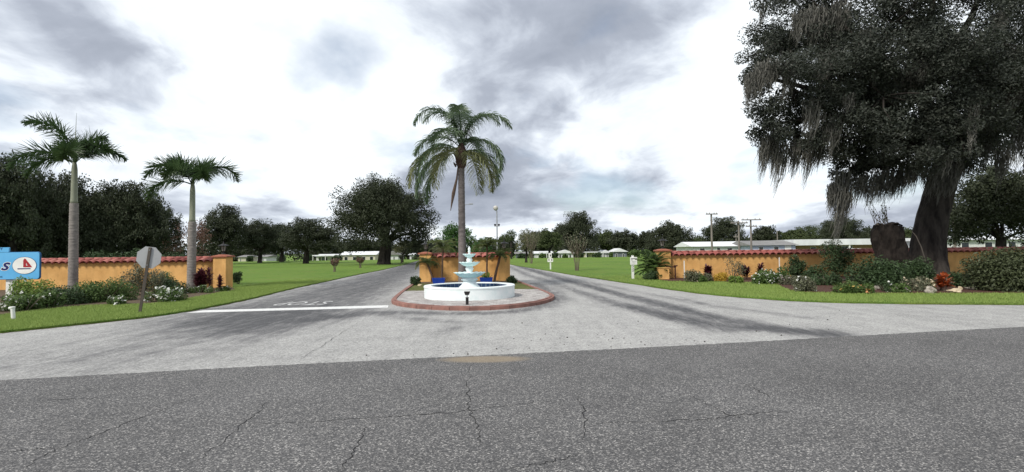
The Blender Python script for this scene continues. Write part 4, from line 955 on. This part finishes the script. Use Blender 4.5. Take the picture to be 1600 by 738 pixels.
MO = [(1192, 205, 262, .30), (1216, 208, 278, .34), (1206, 205, 250, .25), (1240, 215, 262, .3), (1262, 212, 268, .34), (1280, 205, 252, .3), (1305, 205, 240, .35), (1313, 262, 350, .42), (1318, 280, 325, .35), (1296, 285, 318, .2), (1340, 270, 304, .3), (1358, 268, 310, .35),
      (1376, 262, 306, .36), (1392, 262, 300, .3), (1408, 250, 296, .3), (1426, 248, 284, .3), (1170, 112, 152, .22), (1186, 95, 140, .3), (1204, 88, 130, .35), (1270, 5, 62, .4), (1288, 8, 58, .35), (1245, 15, 55, .3), (1310, 0, 45, .4), (1268, 150, 205, .4), (1300, 175, 225, .4), (1330, 140, 190, .4), (1370, 130, 185, .4), (1395, 190, 240, .35), (1440, 225, 270, .3),
      (1452, 258, 296, .35), (1466, 262, 300, .3), (1478, 256, 292, .35), (1490, 240, 285, .35), (1512, 215, 262, .35), (1500, 190, 260, .3), (1540, 200, 250, .35), (1565, 215, 270, .35), (1590, 190, 245, .4), (1580, 120, 175, .4), (1475, 140, 190, .4), (1425, 90, 140, .4), (1520, 100, 150, .4), (1290, 70, 125, .4), (1230, 95, 145, .35), (1350, 40, 95, .4), (1615, 210, 275, .4), (1640, 220, 280, .4)]
for (px, y0, y1, wd) in MO:
    Y = OD * (.96 if px < 1440 else .92) if y0 > 180 else OD * .90; tpp = ol(px + 3, y0 + 6, Y); moss(tpp, (y1 - y0) * Y / F * 1.2, wd * 1.1, 120 + 240 * wd)
for i in range(70):
    c, r_ = tips[RNG.integers(len(tips))]; moss(c - np.array([0, 0, r_ * .3]), RNG.uniform(.5, 1.3), RNG.uniform(.15, .35), 50)
# the sawn-off limb stub beside the trunk, with ferns on its cut
stub = MB(); sc0 = ol(1402, 438, OD - .3); sc0[2] = -.1
stub.tube([sc0, ol(1398, 418, OD - .3), ol(1394, 402, OD - .4), ol(1391, 388, OD - .4), ol(1389, 374, OD - .4), ol(1388, 362, OD - .4), ol(1389, 353, OD - .4)], [.76 * kk, .66 * kk, .60 * kk, .58 * kk, .62 * kk, .60 * kk, .50 * kk], 36, .09, lambda k, th: 1 + .11 * math.sin(3 * th + k * .8) + .07 * math.sin(7 * th + 2 * k))
sb = stub.build('cut_limb', 'bark_dark', oak, False)
q = ol(1389, 351.5, OD - .4); MB().lathe([(.50 * kk, -.03), (.42 * kk, .05), (.2, -.03)], 26, lambda k, r, z, a: (r * (1 + .06 * math.sin(5 * a)), z + .07 * math.sin(3 * a + k))).build('cut_face', 'cut_wood', sb).location = q
mb = MB(); Vs = []
for i in range(16):
    a = RNG.uniform(-.2, .2); b0 = ol(1380, 352, OD - .6) + np.array([RNG.uniform(-.35, .35), RNG.uniform(-.2, .2), 0]); tpv = b0 + np.array([RNG.uniform(-.7, .55), RNG.uniform(-.3, .3), RNG.uniform(.5, 1.25)])
    mb.tube([b0, (b0 + tpv) / 2 + RNG.normal(size=3) * .06, tpv], [.014, .010, .004], 5)
    for j in range(7):
        t_ = RNG.uniform(.25, 1); Vs.append(b0 + (tpv - b0) * t_ + RNG.normal(size=3) * .05)
mb.build('sprouts', 'bark_light', sb); V = leafquads(np.array(Vs), .11, .05); fastmesh('sprout_leaves', V, len(V) // 4, 'shrub_grey', sb)

# ------------------------------------------------------------------ background trees
def crown_data(seed, leaf, lobes, n, rz=.8, low=-.35):
    """crown of unit half-width about its centre; returns quads and lobe centres"""
    global RNG
    keep = RNG; RNG = np.random.default_rng(seed); P = []; O = []; C = []
    for i in range(lobes):
        d = norm(RNG.normal(size=(1, 3)))[0]
        if d[2] < low: d[2] = -d[2]
        lr = RNG.uniform(.28, .44); c = d * (1 - lr) * RNG.uniform(.75, 1.03) * np.array([1, 1, rz]); C.append(c)
        k = 14
        for j in range(k):
            e = norm(RNG.normal(size=(1, 3)))[0]; cc = c + e * lr * RNG.uniform(.5, 1.02); cr = lr * RNG.uniform(.26, .42)
            m_ = max(8, int(n / lobes / k * (cr / (.34 * lr)) ** 1.5)); P.append(ballpts(cc, cr, m_, .2, .8)); O.append(np.tile(e, (m_, 1)))
    P = np.concatenate(P); V = leafquads(P, leaf, leaf * .62, .3, np.concatenate(O) * .4); RNG = keep
    return V, C
CROWN = {}
def crown_mesh(key, seed, leaf, lobes, n, mat, rz=.8, low=-.35):
    V, C = crown_data(seed, leaf, lobes, n, rz, low); o = fastmesh('crown', V, len(V) // 4, mat); me = o.data; bpy.data.objects.remove(o); CROWN[key] = (me, C)
crown_mesh('near_a', 1, .042, 34, 30000, 'far_leaf', .8, -.6); crown_mesh('near_b', 2, .042, 36, 30000, 'far_leaf', .8, -.6)
crown_mesh('near_g', 8, .042, 32, 26000, 'far_leaf_green', .8, -.6)
crown_mesh('far_a', 3, .07, 24, 11000, 'far_leaf'); crown_mesh('far_b', 4, .07, 26, 11000, 'far_leaf'); crown_mesh('far_c', 5, .07, 24, 11000, 'far_leaf_green')
crown_mesh('olive', 6, .06, 16, 5000, 'olive_leaf'); crown_mesh('rusty', 7, .06, 12, 2200, 'rusty_leaf'); crown_mesh('bright', 9, .055, 22, 11000, 'bright_tree')
crown_mesh('solo', 10, .027, 60, 80000, 'far_leaf', .82, -.62)
crown_mesh('thin', 11, .05, 12, 1100, 'olive_leaf', 1.0, -.2)
def tree(name, label, px, Y, wpx, topy, key, trunk_h=.22, rot=0.0, group=None, tr_=None, lowz=None, mat='bark', tilt=0):
    base = atd(px, hor(px), Y); base.z = gz(Y); k = Y / F; ztop = 1.72 + (hor(px) - topy) * k; h = ztop - base.z; rx = wpx * k / 2
    me, C = CROWN[key]; o = thing(name, label, 'tree', base, 0, group)
    zlow = trunk_h * h if lowz is None else lowz; hz = (h - zlow) / 1.75; cz = zlow + hz * .82
    c = link(bpy.data.objects.new('crown', me), o); c.location = (0, 0, cz); c.scale = (rx, rx * .9, hz / .82); c.rotation_euler = (0, 0, rot)
    mb = MB(); r_ = tr_ or max(.16, rx * .075); s_ = cz * .55
    mb.tube([(0, 0, -.2), (0, 0, .4), (r_ * .4, 0, s_)], [r_ * 1.35, r_ * 1.05, r_ * .85], 10, .05)
    for q in C[:8]:
        x, y = q[0] * math.cos(rot) - q[1] * math.sin(rot), q[0] * math.sin(rot) + q[1] * math.cos(rot)
        e = (x * rx, y * rx * .9, cz + q[2] * hz / .82); mb.tube([(r_ * .4, 0, s_ * .9), (e[0] * .5, e[1] * .5, s_ + (e[2] - s_) * .6), e], [r_ * .42, r_ * .24, r_ * .08], 6)
    mb.build('trunk', mat, o); return o
G1 = 'dark oaks of the wood behind the palm wall'
for i, (px, Y, wp, ty, key, lb_) in enumerate([
    (-70, 50, 190, 240, 'near_a', 'dark wood oak behind the blue entrance sign'), (18, 52, 150, 243, 'near_b', 'tallest dark wood oak behind the blue entrance sign'),
    (92, 58, 130, 276, 'near_a', 'dark wood oak directly behind the taller palm trunk'), (160, 60, 130, 287, 'near_b', 'dark wood oak between the taller palm and stop sign'),
    (216, 61, 126, 290, 'near_a', 'dark wood oak above the stop sign at the end of the wood'), (55, 66, 150, 282, 'near_g', 'green tinged wood oak behind the tall front oaks'),
    (130, 70, 150, 300, 'near_g', 'green tinged wood oak deeper behind the palm wall'), (245, 74, 90, 318, 'near_b', 'smaller dark oak trailing off the wood by the shorter palm')]):
    tree('oak_tree', lb_, px, Y, wp, ty, key, .04, i * 1.3, G1, lowz=.3)
for i, (px, wp, hp, lb_) in enumerate([(10, 90, 34, 'dark undergrowth behind the wall near the blue sign'), (75, 80, 30, 'dark undergrowth behind the wall left of the taller palm'), (145, 90, 32, 'dark undergrowth behind the wall right of the taller palm'), (215, 90, 30, 'dark undergrowth behind the stop sign'), (268, 60, 26, 'dark undergrowth behind the shorter palm trunk'), (325, 60, 16, 'low dark undergrowth left of the pillar lantern')]):
    S_('bush', lb_, px, hor(px) + 1.67 * F / 52, wp, hp, 'shrub_dark', .22, .9, lumps=16, stems=False)
tree('crape_myrtle', 'rusty leaved small tree behind the shorter palm trunk', 297, 62, 74, 345, 'rusty', .1, .4)
tree('oak_tree', 'rounded dark oak behind the left pillar lantern', 348, 88, 96, 324, 'near_a', .05, 2.0, lowz=.8)
tree('oak_tree', 'lower dark oak standing between lantern oak and long oak row', 406, 96, 84, 344, 'near_b', .05, .5, lowz=1.2)
tree('oak_tree', 'broad dark oak touching the crown of the great lawn oak', 478, 84, 110, 343, 'near_a', .05, 3.4, lowz=1.2)
tree('oak_tree', 'dark oak half hidden behind the broad oak in the row', 440, 104, 80, 350, 'near_b', .05, 1.4, lowz=1.0)
# the big spreading oak on the lawn by the lane
tree('oak_tree', 'great spreading oak standing alone on the lawn beside the lane', 600, 72, 190, 280, 'solo', .1, .9, tr_=.85, lowz=1.0)
tree('small_tree', 'small olive green tree on the verge beyond the great oak', 629, 84, 34, 375, 'olive', .25, .4)
tree('small_tree', 'dull green tree further along the lane beyond the small olive one', 652, 110, 34, 374, 'far_c', .15, .4)
tree('small_tree', 'leafy bright green tree rising behind the island wall', 713, 46, 80, 350, 'bright', .15, 1.1)
tree('small_tree', 'rounded green bush tree behind the right end of the island wall', 752, 44, 44, 372, 'bright', .1, 2.1)
tree('small_tree', 'dusty olive tree behind the left end of the island wall', 690, 38, 44, 377, 'olive', .1, 2.1)
tree('small_tree', 'olive green lane tree beyond the first pale myrtle', 822, 72, 42, 358, 'olive', .2, 1.2)
tree('small_tree', 'dark green lane tree behind the two panel notice', 858, 115, 52, 358, 'far_c', .1, .2)
G2 = 'distant trees beyond the lawn'
for i, (px, Y, wp, ty, key, lb_) in enumerate([
    (905, 135, 82, 334, 'near_a', 'tallest distant tree above the grey far house'), (880, 150, 60, 352, 'far_b', 'distant tree at the shoulder of the tallest one'), (945, 150, 54, 360, 'far_c', 'low distant green tree beside the tallest one'),
    (975, 145, 62, 357, 'far_a', 'rounded distant tree behind the wide panel notice'), (1012, 150, 44, 362, 'far_b', 'small distant tree between the two rounded distant crowns'), (1045, 130, 92, 347, 'near_b', 'wide dark distant tree behind the lantern above the sago palm'),
    (1092, 150, 44, 370, 'far_c', 'low distant tree beside the first utility pole'), (1135, 120, 84, 342, 'near_a', 'dark rounded tree between the utility poles'), (1197, 130, 66, 354, 'far_b', 'distant tree above the blue house'),
    (1240, 140, 74, 356, 'far_c', 'distant greenish tree above the long low building'), (1290, 130, 84, 346, 'near_g', 'distant tree behind the hanging moss tip'), (1318, 120, 80, 337, 'near_b', 'highest distant tree right of the longest moss'), (1362, 135, 80, 352, 'far_a', 'distant tree above the parked white cars'), (1410, 140, 80, 356, 'far_c', 'distant tree behind the sawn oak stub'),
    (838, 160, 60, 362, 'far_b', 'distant tree behind the bare lane myrtles'), (792, 150, 40, 368, 'far_a', 'distant dark tree beside the globe lamp post'), (560, 160, 110, 372, 'far_a', 'distant low tree behind the great lawn oak'), (640, 170, 60, 378, 'far_b', 'distant low tree at the end of the lane'), (680, 160, 50, 376, 'far_a', 'distant dark tree above the island wall pillar')]):
    tree('distant_tree', lb_, px, Y, wp, ty, key, .05, i * 1.7, G2, lowz=.5)
tree('spreading_tree', 'dark spreading tree behind the wall right of the great oak', 1562, 38, 190, 258, 'near_b', .2, 1.0, lowz=1.1)
tree('spreading_tree', 'dark tree at the far end behind the olive hedges', 1650, 40, 150, 262, 'near_a', .2, 2.2, lowz=1.6)
# sabal palms far down the lane
def sabal(label, px, Y, topy):
    base = atd(px, hor(px), Y); base.z = gz(Y); k = Y / F; h = 1.72 - base.z + (hor(px) - topy) * k; o = thing('cabbage_palm', label, 'palm tree', base)
    MB().tube([(0, 0, -.2), (0, 0, h - .9)], [.2, .17], 8).build('trunk', 'bark', o)
    P = ballpts((0, 0, h - .9), 1.15, 420, .3); V = leafquads(P, .75, .10, .1, norm(P - np.array([0, 0, h - .9]))); fastmesh('crown', V, len(V) // 4, 'far_leaf_green', o)
sabal('taller far cabbage palm seen beside the globe lamp post', 799, 105, 361); sabal('shorter far cabbage palm near the globe lamp post', 788, 118, 367)
# distant wood as one mass
P = []
for i in range(560):
    x = RNG.uniform(-240, 230); y = RNG.uniform(172, 190); h = RNG.uniform(5.0, 9.0) + 1.2 * math.sin(x * .06); P.append(ballpts((x, y, h * .5 + LOWZ), max(2.0, h * .52), 110, .4))
P = np.concatenate(P); P[:, 2] = np.abs(P[:, 2] - LOWZ) + LOWZ; V = leafquads(P, 1.0, .7, .3)
tag(fastmesh('far_wood', V, len(V) // 4, 'far_leaf'), 'dark band of far woodland closing the view', 'woodland', kind='stuff')
# crape myrtles: several bare-ish stems from one foot, thin crown
def myrtle(label, px, py, topy, wpx, mat='rusty_leaf', n=300, seed=1, leafs=True):
    p = at(px, py, LAWN_Z); k = p.y / F; h = (py - topy) * k; rx = wpx * k / 2; o = thing('crape_myrtle', label, 'tree', p, 0); rr = random.Random(seed); mb = MB(); P = []
    for i in range(6):
        a = 6.28 * i / 6 + rr.uniform(-.3, .3); m_ = (rx * .28 * math.cos(a), rx * .28 * math.sin(a), h * .42); st0 = (.12 * math.cos(a), .12 * math.sin(a), -.08)
        mb.tube([st0, ((m_[0]) * .55, m_[1] * .55, h * .2), m_], [.03, .026, .02], 6)
        for j in range(5):
            b_ = a + rr.uniform(-.9, .9); q = rr.uniform(.5, 1); e = (rx * q * math.cos(b_), rx * q * math.sin(b_), h * rr.uniform(.7, 1.0)); mid = tuple((u + v) / 2 + rr.uniform(-.08, .08) for u, v in zip(m_, e))
            mb.tube([m_, mid, e], [.022, .015, .006], 5)
            for t_ in (.45, .7, .85, 1.0): P.append([m_[q_] + (e[q_] - m_[q_]) * t_ for q_ in range(3)])
    mb.build('trunk', 'bark_light', o)
    P = np.array(P); P = np.concatenate([P + RNG.normal(size=P.shape) * h * .045 for _ in range(max(1, n // len(P) + 1))])
    V = leafquads(P, .10 + .0009 * p.y, .06 + .0005 * p.y); fastmesh('crown', V, len(V) // 4, mat, o)
myrtle('bare stemmed brownish myrtle between the two notice posts', 901.5, 423, 365, 42, 'shrub_grey', 260, 3)
myrtle('pale leafless myrtle in front of the lane trees', 830, 412, 360, 34, 'shrub_grey', 420, 5)
myrtle('thin young myrtle on the open lawn left of the great oak', 523, 425, 404, 15, 'rusty_leaf', 150, 7)
myrtle('thin young myrtle in the shade of the great oak', 563, 419, 402, 12, 'rusty_leaf', 150, 9)
myrtle('thin young myrtle at the verge right of the great oak', 627, 411, 398, 9, 'shrub_grey', 150, 10)

# ------------------------------------------------------------------ houses, poles, cars
flatpoly('side_road', [(25, 57), (90, 57), (90, 73), (25, 73)], LAWN_Z + .006, 'asphalt', .02)
def house(name, label, px0, px1, Y, wall_h, roof_h, wmat, rmat, wins, depth=7, gable='x', door=None, carport=None, base=0.0, over=.4):
    base = gz(Y + depth / 2)
    x0 = atd(px0, 390, Y).x; x1 = atd(px1, 390, Y).x; L = x1 - x0; o = thing(name, label, 'house', (x0, Y, base))
    MB().box(0, L, 0, depth, -.1, wall_h).build('wall', wmat, o)
    e = over
    if gable == 'x': mb = MB().add([(-e, -e, wall_h), (L + e, -e, wall_h), (L + e, depth + e, wall_h), (-e, depth + e, wall_h), (-e, depth / 2, wall_h + roof_h), (L + e, depth / 2, wall_h + roof_h)], [(0, 1, 5, 4), (2, 3, 4, 5), (0, 4, 3), (1, 2, 5), (3, 2, 1, 0)])
    elif gable == 'y': mb = MB().add([(-e, -e, wall_h), (-e, depth + e, wall_h), (L + e, depth + e, wall_h), (L + e, -e, wall_h), (L / 2, -e, wall_h + roof_h), (L / 2, depth + e, wall_h + roof_h)], [(0, 1, 5, 4), (2, 3, 4, 5), (0, 4, 3), (1, 2, 5), (3, 2, 1, 0)])
    else: mb = MB().box(-e, L + e, -e, depth + e, wall_h, wall_h + .35)
    mb.build('roof', rmat, o)
    for (a, b, z0, z1) in wins:
        f = MB().box(a * L - .06, b * L + .06, -.05, -.002, z0 - .06, z1 + .06).build('window', 'white_paint', o); MB().box(a * L, b * L, -.06, -.051, z0, z1).build('pane', 'window_glass', f)
    if door: MB().box(door[0] * L, door[0] * L + .9, -.05, -.003, 0, 2.05).build('door', door[1], o)
    if carport:
        c0, c1, zc = carport; X0, X1 = c0 * L, c1 * L; MB().box(X0, X1, -2.8, -.45, zc, zc + .22).build('carport_roof', 'roof_white', o)
        for xx in (X0 + .2, (X0 + X1) / 2, X1 - .2): MB().box(xx - .06, xx + .06, -2.7, -2.58, 0, zc).build('post', 'white_paint', o)
    return o
W = lambda *a: [(q, q + .09, 1.0, 2.0) for q in a]
house('mobile_home', 'white far home with a flat carport left of the great oak trunk', 494, 524, 131, 2.3, .5, 'siding_white', 'roof_white', W(.15, .5, .8), door=(.3, 'siding_grey'), carport=(0, 1.35, 2.4))
house('mobile_home', 'long cream far home half hidden behind the great oak trunk', 533, 586, 132, 2.5, .9, 'siding_cream', 'roof_white', W(.1, .35, .62, .85), door=(.5, 'siding_grey'))
house('mobile_home', 'pale far home with sloping roof just right of the great oak trunk', 604, 622, 130, 2.4, 1.0, 'siding_white', 'roof_grey', W(.2, .6), gable='y')
house('mobile_home', 'tiny pale far home among the trees behind the lantern pillar', 402, 416, 130, 2.3, .5, 'siding_white', 'roof_grey', W(.2, .6))
house('mobile_home', 'small white far home under the dark oak row', 372, 384, 130, 2.3, .5, 'siding_cream', 'roof_grey', W(.3))
house('mobile_home', 'tiny white far home at the left lane end', 640, 654, 140, 2.3, .5, 'siding_white', 'roof_white', W(.2, .6))
house('mobile_home', 'white far home with a carport behind the two panel notice', 836, 862, 132, 2.3, .6, 'siding_white', 'roof_white', W(.2, .6), carport=(.2, 1.1, 2.5))
house('mobile_home', 'white gabled far home left of the brown myrtle', 870, 896, 130, 2.3, .9, 'siding_white', 'roof_white', W(.15, .45, .75), gable='y')
house('mobile_home', 'white far home with flat carport right of the brown myrtle', 912, 934, 132, 2.4, .6, 'siding_cream', 'roof_grey', W(.2, .6), carport=(.0, 1.3, 2.4))
house('mobile_home', 'tiny white gabled far home beside the grey one', 938, 954, 134, 2.2, .8, 'siding_white', 'roof_white', W(.3, .6), gable='y')
house('mobile_home', 'grey far home with a white edged gable on the lawn horizon', 958, 979, 131, 2.5, .9, 'siding_grey', 'roof_white', W(.2, .7), gable='y')
house('mobile_home', 'white far home near the two lane myrtles', 806, 824, 131, 2.3, .5, 'siding_grey', 'roof_grey', W(.2, .6))
house('mobile_home', 'white roofed house behind the wall by the first utility poles', 1083, 1172, 78, 2.0, .78, 'siding_white', 'roof_white', [(.42, .47, 1.2, 1.8), (.12, .2, .9, 1.7), (.6, .68, 1.0, 1.7)], depth=8)
house('mobile_home', 'light blue house with a grey roof behind the long wall', 1176, 1243, 74, 2.05, .75, 'siding_blue', 'roof_grey', [(.15, .24, 1.0, 1.8), (.5, .6, 1.0, 1.8)], depth=8, door=(.75, 'white_paint'))
lb2 = house('long_building', 'long low building with white fascia and tan brick bays behind the wall', 1246, 1450, 80, 2.0, .8, 'brick_tan', 'roof_white', [(.34, .42, .2, 1.8), (.62, .66, .2, 1.8), (.76, .86, .2, 1.8), (.1, .14, .5, 1.7)], depth=10, gable='flat', over=1.3)
for c in lb2.children:
    if c.name.startswith('roof'): c.scale = (1, 1, 2.6); c.location.z = -3.2
for xx in (3.6, 7.4, 11.2, 15.5): MB().box(xx - .09, xx + .09, -1.2, -1.02, 0, 2.0).build('column', 'white_paint', lb2)
house('mobile_home', 'white building glimpsed under the spreading tree behind the wall', 1478, 1600, 58, 2.3, .5, 'siding_white', 'roof_white', W(.2, .5, .8), depth=6)
def pole(name, label, px, Y, topy, arms, r_=.14, mat='wood_grey'):
    b = atd(px, hor(px), Y); b.z = 0; h = 1.72 + (hor(px) - topy) * Y / F; o = thing(name, label, 'pole', b)
    MB().tube([(0, 0, -.2), (0, 0, h)], [r_, r_ * .7], 10).build('shaft', mat, o)
    for (z, L) in arms:
        ar = MB().box(-L, L, -r_ - .12, -r_ * .6, h - z - .06, h - z + .06).build('crossarm', mat, o)
        for xx in (-L * .85, -L * .4, L * .4, L * .85): MB().lathe([(.05, 0), (.06, .06), (.03, .14)], 8, c=(xx, -r_ - .03, h - z + .06)).build('insulator', 'lamp_glass', ar)
pole('utility_pole', 'tall thin pole with a short top arm behind the long wall', 1112.5, 62, 334, [(.06, .7)])
pole('utility_pole', 'utility pole with one crossarm between two others', 1155, 66, 345, [(.3, 1.1)])
pole('utility_pole', 'utility pole with two crossarms beside the blue house', 1174, 66, 343, [(.06, 1.25), (.9, .7)])
pole('utility_pole', 'short bare pole rising behind the grey roof of the blue house', 1215, 100, 361, [], .12)
pole('utility_pole', 'short bare pole behind the white roofed house', 1150.5, 90, 366, [(.5, .5)], .12)
pole('utility_pole', 'utility pole seen between the oak trunk and spreading tree', 1492, 52, 303, [(.3, .9)])
# lamp posts by the lane
b = atd(777, hor(777), 46); b.z = .05
gl = thing('globe_lamp_post', 'thin grey lamp post with a round globe rising behind the island wall', 'lamp post', b); h = 1.72 + (hor(777) - 330) * 46 / F
MB().tube([(0, 0, -.2), (0, 0, h)], [.07, .045], 10).build('pole', 'galv', gl)
MB().lathe([(.02, 0), (.12, .05), (.20, .14), (.235, .26), (.20, .38), (.10, .45), (.01, .48)], 20, c=(-.1, 0, h - .02)).build('globe', 'globe', gl, True)
MB().box(-.24, .24, -.04, .04, h * .73, h * .73 + .05).build('bracket', 'galv', gl)
for s_ in (-1, 1): MB().lathe([(.03, 0), (.10, .06), (.09, .16), (.05, .18)], 10, c=(s_ * .17, 0, h * .73 + .052)).build('floodlight', 'iron', gl)
b = atd(729, hor(729), 56); b.z = .05
sl2 = thing('street_lamp', 'street lamp whose short arm shows beside the tall palm trunk', 'lamp post', b); h = 1.72 + (hor(729) - 320) * 56 / F
MB().tube([(-.2, 0, -.2), (-.2, 0, h)], [.08, .06], 8).build('pole', 'galv', sl2); MB().tube([(-.2, 0, h - .05), (.45, 0, h)], [.03, .03], 6).build('arm', 'galv', sl2); MB().box(.3, .75, -.1, .1, h - .04, h + .08).build('lamp_head', 'galv', sl2, bevel=.02)
def car(label, px, Y, flip=1):
    b = atd(px, hor(px), Y); b.z = 0; o = thing('parked_car', label, 'car', b)
    prof = [(-2.2, .35), (2.15, .35), (2.2, .7), (2.05, .95), (1.1, 1.03), (.55, 1.46), (-1.1, 1.5), (-1.75, 1.05), (-2.15, .98), (-2.25, .7)]; n = len(prof)
    MB().add([(x * flip, -.85 if z < 1.1 else -.68, z) for x, z in prof] + [(x * flip, .85 if z < 1.1 else .68, z) for x, z in prof], [tuple(range(n)), tuple(range(n, 2 * n))[::-1]] + [(i, (i + 1) % n, n + (i + 1) % n, n + i) for i in range(n)]).build('body', 'car_white', o)
    for a, c_ in ((-1.15, -.3), (-.2, .6)): MB().add([(x * flip, y, z) for x, y, z in ((a - .2 if a < -1 else a, -.80, 1.1), (c_ + (.22 if c_ > .3 else 0), -.80, 1.1), (c_, -.705, 1.41), (a, -.705, 1.41))], [(0, 1, 2, 3)]).build('side_window', 'window_glass', o)
    for xx in (-1.4, 1.4):
        for yy in (-.86, .66):
            w_ = MB().tube([(xx, yy, .33), (xx, yy + .2, .33)], [.33, .33], 18).build('wheel', 'tyre', o); MB().tube([(xx, yy - .01, .33), (xx, yy + .21, .33)], [.19, .19], 12).build('rim', 'galv', w_)
    MB().box(2.16 * flip - .06, 2.16 * flip + .06, -.7, -.4, .68, .82).build('headlight', 'lamp_glass', o); MB().box(2.16 * flip - .06, 2.16 * flip + .06, .4, .7, .68, .82).build('headlight', 'lamp_glass', o)
car('white car parked before the tan brick bays, by the small tree', 1341, 72); car('white car parked before the long building near the oak stub', 1369, 73, -1)

for i, (px, wp, hp, mt, lb_) in enumerate([(815, 14, 8, 'shrub_dark', 'dark bush by the far home near the lane myrtles'), (848, 12, 7, 'shrub_mid', 'low green bush before the far home with a carport'), (868, 14, 9, 'shrub_dark', 'dark bush between the carport home and white gabled home'),
    (884, 10, 6, 'shrub_mid', 'low bush before the white gabled far home'), (906, 16, 9, 'shrub_dark', 'dark bush behind the brown myrtle'), (934, 12, 8, 'shrub_dark', 'dark bush before the tiny white gabled far home'), (955, 9, 7, 'shrub_mid', 'green bush at the corner of the grey far home'),
    (990, 22, 12, 'shrub_mid', 'green bush right of the grey far home'), (1008, 16, 10, 'shrub_dark', 'dark bush at the lawn edge near the sago palm'), (528, 14, 9, 'shrub_dark', 'dark bush between the carport home and cream home'), (560, 10, 6, 'shrub_mid', 'low bush before the cream far home'),
    (480, 18, 10, 'shrub_dark', 'dark bush left of the carport home'), (440, 22, 10, 'shrub_dark', 'dark bush under the oak row'), (392, 16, 9, 'shrub_dark', 'dark bush between the two tiny far homes'), (650, 14, 8, 'shrub_dark', 'dark bush at the end of the left lane')]):
    py = hor(px) + 1.68 * F / 112; S_('shrub', lb_, px, py, wp, hp, mt, .32, .9, lumps=7, stems=False)

# ------------------------------------------------------------------ grass blades along the near lawns
def grass(name, label, poly, area_n, hgt=.07):
    xs_ = [p.x for p in poly]; ys_ = [p.y for p in poly]; pts = []; P = np.stack([RNG.uniform(min(xs_), max(xs_), area_n), RNG.uniform(min(ys_), max(ys_), area_n)], 1)
    px = np.array(xs_); py = np.array(ys_); ins = np.zeros(area_n, bool); j = len(px) - 1
    for i in range(len(px)):
        cnd = (py[i] > P[:, 1]) != (py[j] > P[:, 1]); xi = (px[j] - px[i]) * (P[:, 1] - py[i]) / (py[j] - py[i] + 1e-12) + px[i]; ins ^= cnd & (P[:, 0] < xi); j = i
    P = P[ins & (RNG.uniform(0, 1, area_n) < np.clip((34 - P[:, 1]) / 14, 0, 1))]; N = len(P); a = RNG.uniform(0, 6.28, N); h = hgt * RNG.uniform(.5, 1.3, N); s = np.stack([np.cos(a), np.sin(a), np.zeros(N)], 1) * (.004 + P[:, 1:2] * .0003)
    B = np.concatenate([P, np.full((N, 1), LAWN_Z - .01)], 1); T = B + np.stack([RNG.normal(size=N) * .03, RNG.normal(size=N) * .03, h], 1)
    V = np.stack([B - s, B + s, T], 1).reshape(-1, 3)
    tag(fastmesh(name, V, N, 'grass_blade', None, 3), label, 'grass', kind='stuff')
le_near = [p for p in LE if -16 < p.x and p.y < 32]
gpl = le_near + [Vector((le_near[-1].x - .5, 36, 0)), Vector((LP.x + .6, 36, 0)), Vector((LP.x + .6, LP.y, 0))] + [p + Vector((.0, -.05, 0)) for p in lb[::-1]] + [Vector((-16, le_near[0].y, 0))]
grass('grass', 'short grass blades on the verge below the blue sign', gpl, 260000)
re_near = [p for p in RE if p.x < 24 and p.y < 34]
gpr = re_near + [Vector((RP.x - 3, 36, 0)), Vector((RP.x - .5, 36, 0)), Vector((RP.x - .5, RP.y, 0))] + rb + [Vector((24, re_near[0].y, 0))]
grass('grass', 'short grass blades on the verge below the oak bed', gpr, 260000)
